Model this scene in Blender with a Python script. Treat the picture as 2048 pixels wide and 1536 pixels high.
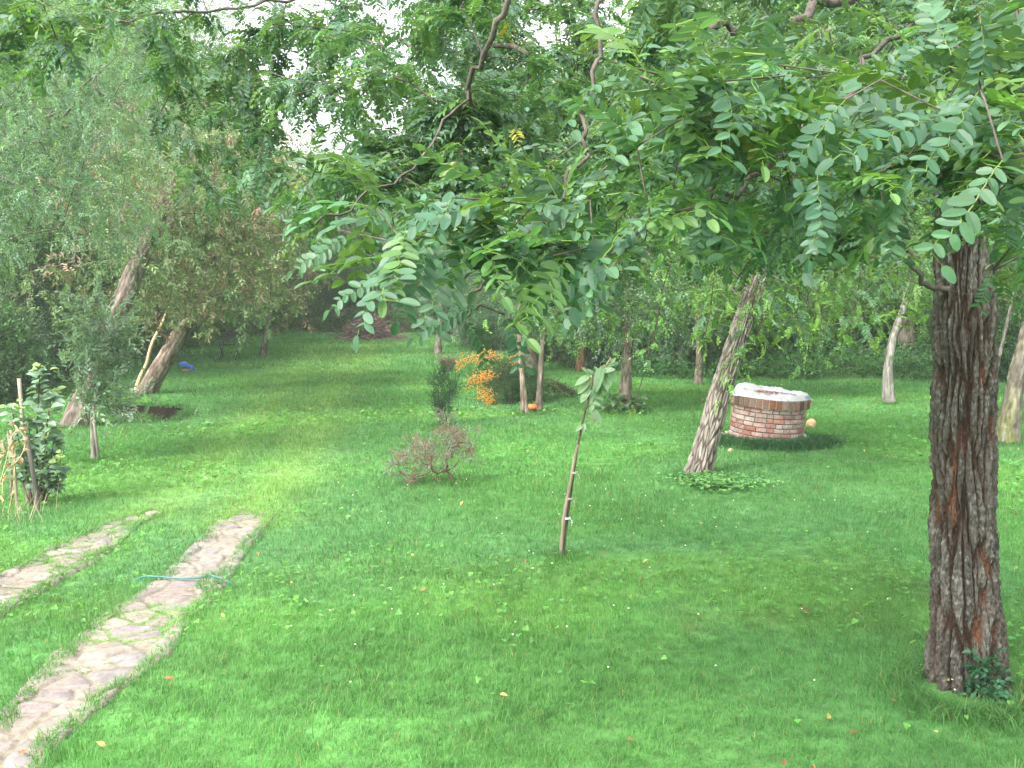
import bpy, math, random
import numpy as np
from mathutils import Vector, Matrix
S = bpy.context.scene
for o in list(bpy.data.objects): bpy.data.objects.remove(o)

# ------------------------------------------------------------------ camera, sky, sun, exposure
FPX = 2010.0; CAMZ = 2.17; PITCH = math.atan(208/2010)
cam = bpy.data.objects.new('camera', bpy.data.cameras.new('camera')); S.collection.objects.link(cam)
cam.location = (0, 0, CAMZ); cam.rotation_euler = (math.pi/2-PITCH, 0, 0)
cam.data.sensor_width = 36; cam.data.lens = 36*FPX/2048; cam.data.clip_end = 800; cam.data.clip_start = .05
S.camera = cam
W = bpy.data.worlds.new('World'); S.world = W; W.use_nodes = True
nt = W.node_tree; nt.nodes.clear()
sky = nt.nodes.new('ShaderNodeTexSky'); sky.sky_type = 'NISHITA'; sky.sun_disc = False
SUN_EL, SUN_AZ = math.radians(46), math.radians(-140)      # azimuth from +Y, clockwise
sky.sun_elevation = SUN_EL; sky.sun_rotation = SUN_AZ; sky.dust_density = 4; sky.air_density = 1.2
hs = nt.nodes.new('ShaderNodeHueSaturation'); hs.inputs['Saturation'].default_value = .22
bg = nt.nodes.new('ShaderNodeBackground'); bg.inputs['Strength'].default_value = .15
wo = nt.nodes.new('ShaderNodeOutputWorld')
nt.links.new(sky.outputs[0], hs.inputs['Color']); nt.links.new(hs.outputs[0], bg.inputs[0]); nt.links.new(bg.outputs[0], wo.inputs[0])
sl = bpy.data.lights.new('sun', 'SUN'); sl.energy = 1.5; sl.angle = math.radians(18); sl.color = (1, .97, .9)
sun = bpy.data.objects.new('sun', sl); S.collection.objects.link(sun)
sd = Vector((math.sin(SUN_AZ)*math.cos(SUN_EL), math.cos(SUN_AZ)*math.cos(SUN_EL), math.sin(SUN_EL)))
sun.rotation_euler = sd.to_track_quat('Z', 'Y').to_euler(); sun.location = sd*60
S.view_settings.view_transform = 'Standard'; S.view_settings.look = 'None'
S.view_settings.exposure = 2.0; S.view_settings.gamma = 1
S.cycles.max_bounces = 8; S.cycles.diffuse_bounces = 4; S.cycles.transmission_bounces = 6

# ------------------------------------------------------------------ helpers
R = np.random.default_rng(11)
def s2l(c): return tuple((v/255/12.92 if v <= 10 else ((v/255+.055)/1.055)**2.4) for v in c)
_f = np.array([0, math.cos(PITCH), -math.sin(PITCH)]); _u = np.array([0, math.sin(PITCH), math.cos(PITCH)])
def ray(px, py): return _f + np.array([1., 0, 0])*(px-1024)/FPX + _u*(768-py)/FPX
def P(px, py, Y):
    d = ray(px, py); return np.array([0, 0, CAMZ]) + d*(Y/d[1])
def G(px, py):
    d = ray(px, py); p = np.array([0, 0, CAMZ]) + d*(-CAMZ/d[2]); p[2] = gz(p[0], p[1]); return p
def _h(ix, iy, iz, s):
    n = (ix*374761393 + iy*668265263 + iz*2147483647 + s*1274126177) & 0xffffffff
    n = ((n ^ (n >> 13))*1103515245) & 0xffffffff
    n = ((n ^ (n >> 16))*2246822519) & 0xffffffff
    return ((n ^ (n >> 15)) & 0xffffff)/float(0xffffff)
def vn(x, y, z=0., s=0):
    x, y, z = np.broadcast_arrays(np.asarray(x, float), np.asarray(y, float), np.asarray(z, float))
    ix, iy, iz = [np.floor(a).astype(np.int64) for a in (x, y, z)]
    fx, fy, fz = x-ix, y-iy, z-iz
    fx, fy, fz = [a*a*(3-2*a) for a in (fx, fy, fz)]
    r = 0
    for a in (0, 1):
        for b in (0, 1):
            for c in (0, 1):
                r = r + _h(ix+a, iy+b, iz+c, s)*(fx if a else 1-fx)*(fy if b else 1-fy)*(fz if c else 1-fz)
    return r*2-1
def fbm(x, y, z=0., s=0, o=3):
    r = 0; a = 1; t = 0
    for i in range(o): r = r + a*vn(x*2**i, y*2**i, np.asarray(z)*2**i, s+i*7); t += a; a *= .5
    return r/t
def sst(a, b, x):
    t = np.clip((x-a)/(b-a), 0, 1); return t*t*(3-2*t)
def proj(p):
    q = np.asarray(p)-np.array([0, 0, CAMZ]); d = q@_f; return 1024+FPX*q[..., 0]/d, 768-FPX*(q@_u)/d
def inpoly(poly, x, y):
    x = np.asarray(x, float); y = np.asarray(y, float); r = np.zeros(x.shape, bool); n = len(poly)
    for i in range(n):
        x1, y1 = poly[i]; x2, y2 = poly[(i+1) % n]
        if y1 == y2: continue
        c = ((y1 > y) != (y2 > y)) & (x < (x2-x1)*(y-y1)/(y2-y1)+x1); r ^= c
    return r
# pit in the lawn (dug trench)
def _g0(px, py):
    d = ray(px, py); p = np.array([0, 0, CAMZ]) + d*(-CAMZ/d[2]); return p[:2]
PIT = [_g0(*q) for q in ((205, 812), (368, 815), (372, 824), (345, 840), (250, 834), (205, 828))]
PITC = np.mean(PIT, 0)
def gz(x, y):
    x = np.asarray(x, float); y = np.asarray(y, float)
    z = .03*fbm(x*.35, y*.35, 0, 3, 2) + .012*vn(x*1.7, y*1.7, 0, 9)
    # bank under the wood at the right
    z = z + .75*sst(0, 6, (y-21.5-.1*(7-x)) )*sst(2.5, 5.5, x)
    ax = PIT[0]; bx = PIT[1]
    m = inpoly(PIT, x + .06*vn(x*5, y*5, 0, 4), y + .12*vn(x*5, y*5, 0, 5))
    return z - .45*m
def link(o, parent=None):
    S.collection.objects.link(o)
    if parent is not None: o.parent = parent
    return o
def tag(o, label=None, cat=None, group=None, kind=None):
    if label: o['label'] = label
    if cat: o['category'] = cat
    if group: o['group'] = group
    if kind: o['kind'] = kind
    return o
def thing(name, label, cat, loc=(0, 0, 0), group=None):
    o = bpy.data.objects.new(name, None); o.empty_display_size = .1; link(o); o.location = [float(v) for v in loc]
    return tag(o, label, cat, group)
class MB:
    def __init__(s): s.V = []; s.F = []; s.C = []; s.n = 0
    def add(s, V, F, col=(1, 1, 1)):
        V = np.asarray(V, float).reshape(-1, 3)
        s.V.append(V)
        for f in (F if isinstance(F, list) else [F]):
            f = np.asarray(f, np.int64)
            if f.size: s.F.append(f+s.n)
        c = np.asarray(col, float)
        if c.ndim == 1: c = np.tile(c, (len(V), 1))
        s.C.append(c); s.n += len(V); return s
    def build(s, name, mat, parent=None, smooth=False, off=None):
        me = bpy.data.meshes.new(name)
        V = np.concatenate(s.V); C = np.concatenate(s.C)
        if parent is not None and off is None: off = parent_off(parent)
        if off is not None: V = V - np.asarray(off, float)
        by = {}
        for f in s.F: by.setdefault(f.shape[1], []).append(f)
        loops = []; tot = []
        for k, l in by.items():
            a = np.concatenate(l); loops.append(a.ravel()); tot.append(np.full(len(a), k))
        loops = np.concatenate(loops); tot = np.concatenate(tot); st = np.concatenate([[0], np.cumsum(tot)[:-1]])
        me.vertices.add(len(V)); me.vertices.foreach_set('co', V.astype(np.float32).ravel())
        me.loops.add(len(loops)); me.loops.foreach_set('vertex_index', loops.astype(np.int32))
        me.polygons.add(len(tot)); me.polygons.foreach_set('loop_start', st.astype(np.int32))
        me.polygons.foreach_set('loop_total', tot.astype(np.int32))
        me.polygons.foreach_set('use_smooth', np.full(len(tot), smooth))
        me.update(calc_edges=True)
        a = me.color_attributes.new('col', 'FLOAT_COLOR', 'POINT')
        a.data.foreach_set('color', np.concatenate([C, np.ones((len(C), 1))], 1).astype(np.float32).ravel())
        me.materials.append(mat)
        o = bpy.data.objects.new(name, me); return link(o, parent)
def parent_off(p):
    o = np.array(p.location[:])
    while p.parent is not None: p = p.parent; o = o + np.array(p.location[:])
    return o
def frame(t):
    t = t/max(np.linalg.norm(t), 1e-9); a = np.array([0, 0, 1.]) if abs(t[2]) < .9 else np.array([1., 0, 0])
    n = np.cross(t, a); n /= np.linalg.norm(n); return n, np.cross(t, n)
def tube(pts, rad, k=6, cap=True):
    pts = np.asarray(pts, float); n = len(pts); rad = np.broadcast_to(np.asarray(rad, float), (n,))
    T = np.gradient(pts, axis=0); N, B = frame(T[0]); V = []
    a = np.arange(k)*2*math.pi/k; ca = np.cos(a)[:, None]; sa = np.sin(a)[:, None]
    for i in range(n):
        t = T[i]/max(np.linalg.norm(T[i]), 1e-9); N = N - t*N.dot(t); N /= max(np.linalg.norm(N), 1e-9); B = np.cross(t, N)
        V.append(pts[i] + rad[i]*(ca*N + sa*B))
    V = np.concatenate(V); i = np.arange(n-1)[:, None]*k; j = np.arange(k)[None]; j2 = (j+1) % k
    F = np.stack([i+j, i+j2, i+k+j2, i+k+j], -1).reshape(-1, 4)
    Fs = [F]
    if cap: Fs.append(np.arange(k)[None, ::-1]); Fs.append((np.arange(k)+(n-1)*k)[None])
    return V, Fs
def spline(pts, m=6):
    pts = np.asarray(pts, float); P_ = np.vstack([2*pts[0]-pts[1], pts, 2*pts[-1]-pts[-2]]); out = []
    for i in range(1, len(P_)-2):
        for t in np.arange(m)/m:
            a, b, c, d = P_[i-1:i+3]
            out.append(.5*(2*b+(c-a)*t+(2*a-5*b+4*c-d)*t*t+(3*b-a-3*c+d)*t**3))
    out.append(pts[-1]); return np.array(out)
def box(c, s, rot=None, bev=0):
    x, y, z = [v/2 for v in s]
    V = np.array([[a, b, d] for a in (-x, x) for b in (-y, y) for d in (-z, z)])
    F = np.array([[0, 1, 3, 2], [4, 6, 7, 5], [0, 4, 5, 1], [2, 3, 7, 6], [0, 2, 6, 4], [1, 5, 7, 3]])
    if rot is not None: V = V @ np.array(rot).T
    return V+np.asarray(c), F
def rotm(ax, a): return np.array(Matrix.Rotation(a, 3, ax))
def blob(c, r, seed, nu=14, nv=9, amp=.25, fr=1.6):
    u, v = np.meshgrid(np.arange(nu)*2*math.pi/nu, np.linspace(0, math.pi, nv)); u = u.ravel(); v = v.ravel()
    d = np.stack([np.sin(v)*np.cos(u), np.sin(v)*np.sin(u), np.cos(v)], 1)
    s = 1+amp*fbm(d[:, 0]*fr, d[:, 1]*fr, d[:, 2]*fr+seed*3.1, seed, 3)
    V = np.asarray(c)+d*s[:, None]*np.asarray(r); F = []
    i, j = np.meshgrid(np.arange(nv-1), np.arange(nu)); i = i.ravel(); j = j.ravel(); j2 = (j+1) % nu
    return V, np.stack([i*nu+j, (i+1)*nu+j, (i+1)*nu+j2, i*nu+j2], 1)

# ------------------------------------------------------------------ materials
def newmat(name):
    m = bpy.data.materials.new(name); m.use_nodes = True; n = m.node_tree; n.nodes.clear(); return m, n
def N(n, t, **k):
    x = n.nodes.new(t)
    for a, b in k.items():
        if a.startswith('i_'): x.inputs[a[2:].replace('_', ' ')].default_value = b
        else: setattr(x, a, b)
    return x
def leafmat(name, trans=.35, tcol=(1.5, 1.6, .5), rough=.45, spec=.35):
    m, n = newmat(name); L = n.links.new
    at = N(n, 'ShaderNodeAttribute', attribute_name='col')
    ns = N(n, 'ShaderNodeTexNoise'); ns.inputs['Scale'].default_value = 9; tc = N(n, 'ShaderNodeNewGeometry'); L(tc.outputs['Position'], ns.inputs['Vector'])
    mr = N(n, 'ShaderNodeMapRange'); mr.inputs[3].default_value = .8; mr.inputs[4].default_value = 1.22; L(ns.outputs[0], mr.inputs[0])
    mx = N(n, 'ShaderNodeVectorMath', operation='SCALE'); L(at.outputs['Color'], mx.inputs[0]); L(mr.outputs[0], mx.inputs['Scale'])
    p = N(n, 'ShaderNodeBsdfPrincipled'); p.inputs['Roughness'].default_value = rough; p.inputs['Specular IOR Level'].default_value = spec
    L(mx.outputs[0], p.inputs['Base Color'])
    t = N(n, 'ShaderNodeBsdfTranslucent'); tm = N(n, 'ShaderNodeVectorMath', operation='MULTIPLY'); tm.inputs[1].default_value = tcol
    L(mx.outputs[0], tm.inputs[0]); L(tm.outputs[0], t.inputs['Color'])
    ms = N(n, 'ShaderNodeMixShader'); ms.inputs[0].default_value = trans; L(p.outputs[0], ms.inputs[1]); L(t.outputs[0], ms.inputs[2])
    o = N(n, 'ShaderNodeOutputMaterial'); L(ms.outputs[0], o.inputs[0]); return m
def solidmat(name, rough=.85, nscale=30, amt=.35, bump=.3, bscale=60, spec=.3, stretch=(1, 1, 1), met=0.):
    m, n = newmat(name); L = n.links.new
    at = N(n, 'ShaderNodeAttribute', attribute_name='col'); g = N(n, 'ShaderNodeTexCoord')
    mp = N(n, 'ShaderNodeMapping'); mp.inputs['Scale'].default_value = stretch; L(g.outputs['Object'], mp.inputs[0])
    ns = N(n, 'ShaderNodeTexNoise'); ns.inputs['Scale'].default_value = nscale; ns.inputs['Detail'].default_value = 5; L(mp.outputs[0], ns.inputs['Vector'])
    mr = N(n, 'ShaderNodeMapRange'); mr.inputs[1].default_value = .3; mr.inputs[2].default_value = .7; mr.inputs[3].default_value = 1-amt; mr.inputs[4].default_value = 1+amt; L(ns.outputs[0], mr.inputs[0])
    mx = N(n, 'ShaderNodeVectorMath', operation='SCALE'); L(at.outputs['Color'], mx.inputs[0]); L(mr.outputs[0], mx.inputs['Scale'])
    p = N(n, 'ShaderNodeBsdfPrincipled'); p.inputs['Roughness'].default_value = rough; p.inputs['Specular IOR Level'].default_value = spec; p.inputs['Metallic'].default_value = met
    L(mx.outputs[0], p.inputs['Base Color'])
    if bump:
        n2 = N(n, 'ShaderNodeTexNoise'); n2.inputs['Scale'].default_value = bscale; n2.inputs['Detail'].default_value = 4; L(mp.outputs[0], n2.inputs['Vector'])
        b = N(n, 'ShaderNodeBump'); b.inputs['Strength'].default_value = bump; b.inputs['Distance'].default_value = .01; L(n2.outputs[0], b.inputs['Height']); L(b.outputs[0], p.inputs['Normal'])
    o = N(n, 'ShaderNodeOutputMaterial'); L(p.outputs[0], o.inputs[0]); return m
M_leaf = leafmat('leaf'); M_leafdull = leafmat('leaf_dull', .25, (1.4, 1.5, .6), .6, .25)
M_grass = leafmat('grass_blade', .4, (1.15, 1.35, .6), .5, .2)
M_bark = solidmat('bark', .95, 26, .45, .8, 70, .15, (1, 1, .22))
M_bigbark = solidmat('furrowed_bark', .95, 75, .5, 1., 130, .12, (1, 1, .4))
M_ground = solidmat('turf_soil', 1, 9, .35, .6, 40, .05)
M_stone = solidmat('stone', .85, 22, .22, .5, 60, .25)
M_brick = solidmat('brick', .9, 40, .28, .6, 90, .2)
M_wood = solidmat('weathered_wood', .9, 22, .3, .5, 60, .2, (1, 1, .1))
M_tarp = solidmat('tarpaulin', .45, 12, .07, .15, 30, .45)
M_plastic = solidmat('plastic', .4, 15, .12, .1, 30, .5)
M_metal = solidmat('painted_metal', .5, 15, .15, .1, 30, .5)
M_dry = solidmat('dry_plant', .9, 30, .3, .3, 60, .15)

# ------------------------------------------------------------------ leaf templates: (verts, tris, per-vertex random value, stem flag)
def leaflet(b, d, n, L_, w, fold=.18, curl=.12, k=3, egg=.55, oval=False):
    """one blade from b along d with normal n; k side points"""
    d = d/np.linalg.norm(d); s = np.cross(d, n); s /= np.linalg.norm(s); n = np.cross(s, d)
    if k == 1:
        V = [b, b+d*L_*egg+s*w/2+n*fold*w, b+d*L_-n*curl*L_, b+d*L_*egg-s*w/2+n*fold*w]
        return np.array(V), np.array([[0, 1, 2], [0, 2, 3]])
    ts = np.linspace(0, 1, k+2)[1:-1]; V = [b]
    prof = np.sin(math.pi*ts**(.85))**.6
    if oval: an = math.pi*np.arange(1, k+1)/(k+1); ts = (1-np.cos(an))/2; prof = np.sin(an)*(1-.12*np.cos(an)*-1); prof = np.minimum(prof, 1)
    def pt(t, sd, wd): return b+d*L_*t+s*sd*wd*w/2+n*(fold*abs(sd)*wd*w-curl*L_*t*t)
    for t, q in zip(ts, prof): V.append(pt(t, 1, q))
    V.append(pt(1, 0, 0))
    for t, q in zip(ts[::-1], prof[::-1]): V.append(pt(t, -1, q))
    V.append(pt(.5, 0, 0)); c = len(V)-1
    T = [[i, (i+1) % c, c] for i in range(c)]
    return np.array(V), np.array(T)
def template_compound(rng, pairs=7, L_=.2, ll=.043, lw=.0215, k=3, droop=.5, hang=.3, stem=True):
    V = []; T = []; C = []; St = []; n = 0
    pts = []
    for i in range(pairs*2+3):
        t = i/(pairs*2+2); a = droop*t
        pts.append([0.02*math.sin(3*t+rng.uniform(0, 6))*t, L_*t*math.cos(a*.6), -L_*t*t*math.sin(a)*.7])
    pts = np.array(pts)
    def put(v, t, cv, sv):
        nonlocal n
        V.append(v); T.append(np.asarray(t)+n); C.append(np.full(len(v), cv)); St.append(np.full(len(v), sv)); n += len(v)
    tan = np.gradient(pts, axis=0)
    for i in range(pairs):
        q = int(round(2+i*(len(pts)-3)/(pairs))); q = min(q, len(pts)-2)
        tt = tan[q]/np.linalg.norm(tan[q]); sz = (.72+.42*math.sin(math.pi*(i+.9)/(pairs+.8)))*rng.uniform(.9, 1.08)
        for sd in (-1, 1):
            if rng.random() < .04: continue
            d = np.array([sd, .28+rng.uniform(-.15, .15), 0]) + np.array([0, 0, -hang+rng.uniform(-.2, .2)])
            d = d+tt*.25; nn = np.array([rng.uniform(-.3, .3)-sd*hang*.6, rng.uniform(-.25, .25), 1])
            v, t = leaflet(pts[q]+tt*rng.uniform(-.004, .004), d, nn, ll*sz*rng.uniform(.88, 1.1), lw*sz*rng.uniform(.85, 1.1), k=k, curl=rng.uniform(-.05, .32), fold=rng.uniform(.02, .28), oval=k > 1)
            put(v, t, rng.uniform(-1, 1), 0)
    tt = tan[-1]; v, t = leaflet(pts[-1], tt, np.array([0, .1, 1]), ll, lw*1.05, k=k, oval=k > 1); put(v, t, 0, 0)
    if stem:
        w = .0011
        for ax in (np.array([1, 0, 0]), np.array([0, 0, 1])):
            a = np.stack([pts-ax*w, pts+ax*w], 1).reshape(-1, 3); m = len(pts)
            t = []
            for i in range(m-1): t += [[2*i, 2*i+1, 2*i+3], [2*i, 2*i+3, 2*i+2]]
            put(a, t, 0, 1)
    return np.concatenate(V), np.concatenate(T), np.concatenate(C), np.concatenate(St)
def template_spray(rng, n_=9, L_=.18, ll=.05, lw=.025, k=1, spread=1., droop=.3, egg=.5, curl=.15):
    V = []; T = []; C = []; n = 0
    for i in range(n_):
        t = (i+.5)/n_; a = i*2.4; b = np.array([0, L_*t, -droop*L_*t*t])
        d = np.array([math.cos(a)*spread, .75+.5*t, math.sin(a)*spread*.55-droop*.6+rng.uniform(-.3, .3)])
        nn = np.array([rng.uniform(-.5, .5), rng.uniform(-.4, .4), 1])
        v, tt = leaflet(b+rng.uniform(-.012, .012, 3), d, nn, ll*rng.uniform(.75, 1.2), lw*rng.uniform(.8, 1.15), k=k, egg=egg, curl=curl*rng.uniform(0, 2))
        V.append(v); T.append(tt+n); C.append(np.full(len(v), rng.uniform(-1, 1))); n += len(v)
    V = np.concatenate(V); return V, np.concatenate(T), np.concatenate(C), np.zeros(len(V))
tr = np.random.default_rng(5)
T_near = [template_compound(tr, p, L, k=5, droop=dr, hang=h) for p, L, dr, h in ((7, .21, .3, .1), (8, .235, .5, .15), (6, .18, .15, .05), (7, .2, .7, .25), (9, .25, .4, .05), (5, .15, .3, .1))]
T_mid = [template_compound(tr, p, L, k=3, droop=dr, hang=h) for p, L, dr, h in ((7, .2, .4, .2), (8, .23, .6, .2), (6, .17, .3, .1), (6, .19, .9, .35))]
T_fine = [template_compound(tr, p, L, ll=.036, lw=.016, k=1, droop=dr, hang=h, stem=False) for p, L, dr, h in ((8, .2, .5, .3), (7, .22, .9, .3), (9, .2, 1.2, .5))]
T_oval = [template_spray(tr, 9, .2, .058, .034) for _ in range(3)]
T_small = [template_spray(tr, 14, .22, .036, .02) for _ in range(3)]
T_droop = [template_spray(tr, 10, .22, .078, .029, k=2, droop=.3, spread=1.3, curl=.35) for _ in range(4)]
T_upright = [template_spray(tr, 12, .22, .05, .017, k=1, spread=.6, droop=-.2) for _ in range(3)]
T_olive = [template_spray(tr, 8, .2, .062, .027, k=2, spread=.75, droop=-.1) for _ in range(3)]
T_far = [template_spray(tr, 10, .42, .12, .075, droop=.3) for _ in range(3)]
T_big = [template_spray(tr, 6, .2, .085, .055, k=3, spread=1., droop=.2, curl=.2) for _ in range(3)]
def mats(pos, d, up, sc):
    d = d/np.linalg.norm(d, axis=1)[:, None]; x = np.cross(d, up); x /= np.maximum(np.linalg.norm(x, axis=1), 1e-6)[:, None]; z = np.cross(x, d)
    return np.stack([x, d, z], -1)*np.asarray(sc).reshape(-1, 1, 1), pos
def scatter(mb, tmpl, pos, d, sc, cols, var=.22, rng=R, upj=.35, stemcol=(.2, .3, .07)):
    n = len(pos); up = np.array([0, 0, 1.])+rng.normal(0, upj, (n, 3)); A, p = mats(pos, d, up, sc)
    pick = rng.integers(0, len(tmpl), n)
    for q, (V, T, C, St) in enumerate(tmpl):
        i = np.where(pick == q)[0]
        if not len(i): continue
        W_ = np.einsum('nij,vj->nvi', A[i], V)+p[i][:, None]
        F = (T[None]+(np.arange(len(i))*len(V))[:, None, None]).reshape(-1, 3)
        c = cols[i][:, None, :]*(1+var*C[None, :, None])
        c = np.where(St[None, :, None] > .5, np.asarray(stemcol)[None, None], c)
        mb.add(W_.reshape(-1, 3), F, np.clip(c, .003, 1).reshape(-1, 3))
def pal(n, cs, wts, rng=R, j=.12):
    cs = np.array(cs); i = rng.choice(len(cs), n, p=np.array(wts)/sum(wts))
    return cs[i]*(1+rng.normal(0, j, (n, 1)))*(1+rng.normal(0, j*.4, (n, 3)))

# ------------------------------------------------------------------ branching: join every target point to the nearest limb
def grow(roots, targets, rng, seg=.3, tip=.003, wander=.12, sag=0., expo=2.2, bias=.25):
    """roots: list of polylines (limbs). returns nodes, parent, radius and which targets' node"""
    pos = []; par = []; dep = []
    for r_ in roots:
        base = len(pos)
        for i, p in enumerate(r_):
            pos.append(p); par.append(-1 if i == 0 else base+i-1); dep.append(0 if i == 0 else dep[-1]+np.linalg.norm(p-r_[i-1]))
    nr = len(pos); c0 = np.mean(pos, 0)
    P0 = np.array(pos); dm = np.min(np.linalg.norm(targets[:, None]-P0[None], axis=2), 1)
    tips = np.zeros(len(targets), int)
    cap_ = len(pos)+len(targets)*60; buf = np.zeros((cap_, 3)); buf[:nr] = P0; db = np.zeros(cap_); db[:nr] = dep; n = nr
    for ti in np.argsort(dm):
        t = targets[ti]; d = np.linalg.norm(buf[:n]-t, axis=1)+bias*db[:n]*.15
        k = int(np.argmin(d)); L_ = np.linalg.norm(buf[k]-t); m = max(1, min(40, int(round(L_/seg))))
        a = buf[k].copy(); prev = k
        off = rng.normal(0, wander*L_, 3)
        for j in range(1, m+1):
            u = j/m; q = a+(t-a)*u+off*math.sin(math.pi*u)*.6+rng.normal(0, .12*seg, 3)*(u < 1)
            q[2] += sag*L_*math.sin(math.pi*u)
            buf[n] = q; db[n] = db[prev]+L_/m; par.append(prev); prev = n; n += 1
        tips[ti] = prev
    pos = buf[:n]; par = np.array(par); acc = np.zeros(n)
    for i in range(n-1, -1, -1):
        if acc[i] == 0: acc[i] = tip**expo
        if par[i] >= 0: acc[par[i]] += acc[i]
    return pos, par, acc**(1/expo), tips, nr
def branch_mesh(mb, pos, par, rad, nr, col, skip_roots=False, minr=.0, kmax=8, rmax=1e9):
    n = len(pos); ch = [[] for _ in range(n)]
    for i in range(n):
        if par[i] >= 0: ch[par[i]].append(i)
    starts = [i for i in range(n) if par[i] < 0]; stack = [(s_, None) for s_ in starts]
    while stack:
        i, p0 = stack.pop(); chain = ([p0] if p0 is not None else [])+[i]
        while ch[i]:
            c = sorted(ch[i], key=lambda q: -rad[q]); 
            for o in c[1:]: stack.append((o, i))
            i = c[0]; chain.append(i)
        if len(chain) < 2: continue
        r_ = np.minimum(rad[chain], rmax).copy()
        if p0 is not None: r_[0] = r_[1]
        if r_.max() < minr: continue
        if skip_roots and chain[0] < nr and chain[-1] < nr: continue
        k = 3 if r_.max() < .006 else (5 if r_.max() < .03 else kmax)
        v, f = tube(pos[chain], r_, k, cap=False); mb.add(v, f, col)
def tips_dirs(pos, par, tips):
    d = pos[tips]-pos[par[tips]]; return d/np.maximum(np.linalg.norm(d, axis=1), 1e-6)[:, None]

# ================================================================== LARGE STRUCTURE
# ---- lawn colour field (species, wear, and a sunlit strip painted in paler)
PR = [_g0(*q) for q in ((480, 1040), (560, 960), (610, 880), (660, 790), (700, 730), (730, 690))]     # worn wheel tracks running on from the paving, sunlit band painted along them
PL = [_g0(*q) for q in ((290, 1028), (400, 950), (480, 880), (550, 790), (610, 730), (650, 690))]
def dline(pl, x, y):
    best = np.full(np.shape(x), 1e9)
    for a, b in zip(pl[:-1], pl[1:]):
        dx, dy = b[0]-a[0], b[1]-a[1]; t = np.clip(((x-a[0])*dx+(y-a[1])*dy)/(dx*dx+dy*dy), 0, 1)
        best = np.minimum(best, np.hypot(x-a[0]-t*dx, y-a[1]-t*dy))
    return best
def turfcol(x, y):
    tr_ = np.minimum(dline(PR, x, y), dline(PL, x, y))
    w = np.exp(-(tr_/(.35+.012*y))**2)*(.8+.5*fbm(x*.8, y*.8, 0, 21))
    cl = sst(.05, .45, fbm(x*.55+3, y*.55, 0, 31, 3)+.55*np.exp(-((x+4)/1.8)**2-((y-10.5)/2.2)**2))
    dry = sst(.25, .6, fbm(x*.9, y*.9, 0, 41, 3))*sst(2.5, 1.2, np.hypot((x-1.9)*.5, y-4.4))
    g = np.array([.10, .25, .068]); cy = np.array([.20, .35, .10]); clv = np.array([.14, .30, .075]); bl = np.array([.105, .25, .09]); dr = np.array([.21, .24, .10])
    c = g+(bl-g)*sst(-.3, .5, fbm(x*.4, y*.4, 0, 51))[..., None]
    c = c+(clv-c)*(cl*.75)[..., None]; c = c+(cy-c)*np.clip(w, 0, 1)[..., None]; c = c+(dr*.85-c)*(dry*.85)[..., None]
    c = c*(1+.2*fbm(x*1.1, y*1.1, 0, 45, 2)+.16*fbm(x*4.5, y*4.5, 0, 46, 2))[..., None]
    return c
# ---- paved strips
def strip(Lq, Rq):
    return np.array([_g0(*q) for q in Lq]), np.array([_g0(*q) for q in Rq])
ST = [strip(((-560, 1900), (-230, 1640), (-60, 1500), (38, 1403), (113, 1307), (191, 1246), (263, 1205), (328, 1150), (372, 1109), (417, 1065), (450, 1038), (480, 1022)),
            ((-330, 1960), (-10, 1640), (110, 1500), (239, 1386), (335, 1307), (369, 1239), (425, 1200), (462, 1143), (490, 1102), (516, 1068), (535, 1045), (548, 1030))),
      strip(((-500, 1450), (-260, 1275), (-90, 1190), (0, 1152), (61, 1120), (110, 1090), (164, 1066), (219, 1043), (273, 1029), (305, 1020)),
            ((-430, 1560), (-220, 1360), (-60, 1268), (0, 1232), (85, 1178), (150, 1140), (195, 1115), (242, 1085), (275, 1052), (325, 1030)))]
STP = [np.concatenate([a, b[::-1]]) for a, b in ST]
def onpath(x, y, grow_=0.):
    t_ = np.zeros(np.shape(x), bool)
    for p in STP: t_ |= inpoly(p, x, y)
    xx = x+.34*fbm(x*3.2, y*3.2, 0, 61, 3); yy = y+.5*fbm(x*2.6, y*2.6, 0, 62, 3); r_ = np.zeros(np.shape(x), bool)
    for p in STP: r_ |= inpoly(p, xx, yy)
    return r_ & t_
# ---- ground sheet
gx = np.concatenate([np.array([-260, -120, -70, -45, -32, -24]), np.arange(-20, 20.01, .16), np.array([24, 32, 45, 70, 120, 260])])
gy = np.concatenate([np.array([-120, -50, -20, -8, -3]), np.arange(0, 14, .14), np.arange(14, 20, .1), np.arange(20, 50, .35), np.array([54, 60, 70, 90, 130, 200, 300])])
X, Y = np.meshgrid(gx, gy); Z = gz(X, Y)-.012*onpath(X, Y)
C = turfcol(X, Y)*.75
soil = np.array([.075, .05, .035])
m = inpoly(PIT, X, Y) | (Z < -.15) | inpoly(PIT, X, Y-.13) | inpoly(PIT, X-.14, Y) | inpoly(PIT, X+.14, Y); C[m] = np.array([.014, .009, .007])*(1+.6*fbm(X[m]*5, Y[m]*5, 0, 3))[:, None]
far = sst(40, 46, Y)[..., None]; C = C*(1-far)+np.array([.04, .07, .02])*far
bank = (sst(21, 24, Y)*sst(2.5, 5, X))[..., None]; C = C*(1-bank)+soil*bank
left = sst(-10, -11, X+ .0*Y)[..., None]*sst(9, 12, Y)[..., None]*.6; C = C*(1-left)+soil*left
nx, ny = len(gx), len(gy); i, j = np.meshgrid(np.arange(ny-1), np.arange(nx-1), indexing='ij'); a = (i*nx+j).ravel()
o = MB().add(np.stack([X, Y, Z], -1).reshape(-1, 3), np.stack([a, a+1, a+nx+1, a+nx], 1), C.reshape(-1, 3)).build('ground', M_ground, smooth=True)
tag(o, kind='structure')
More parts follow.
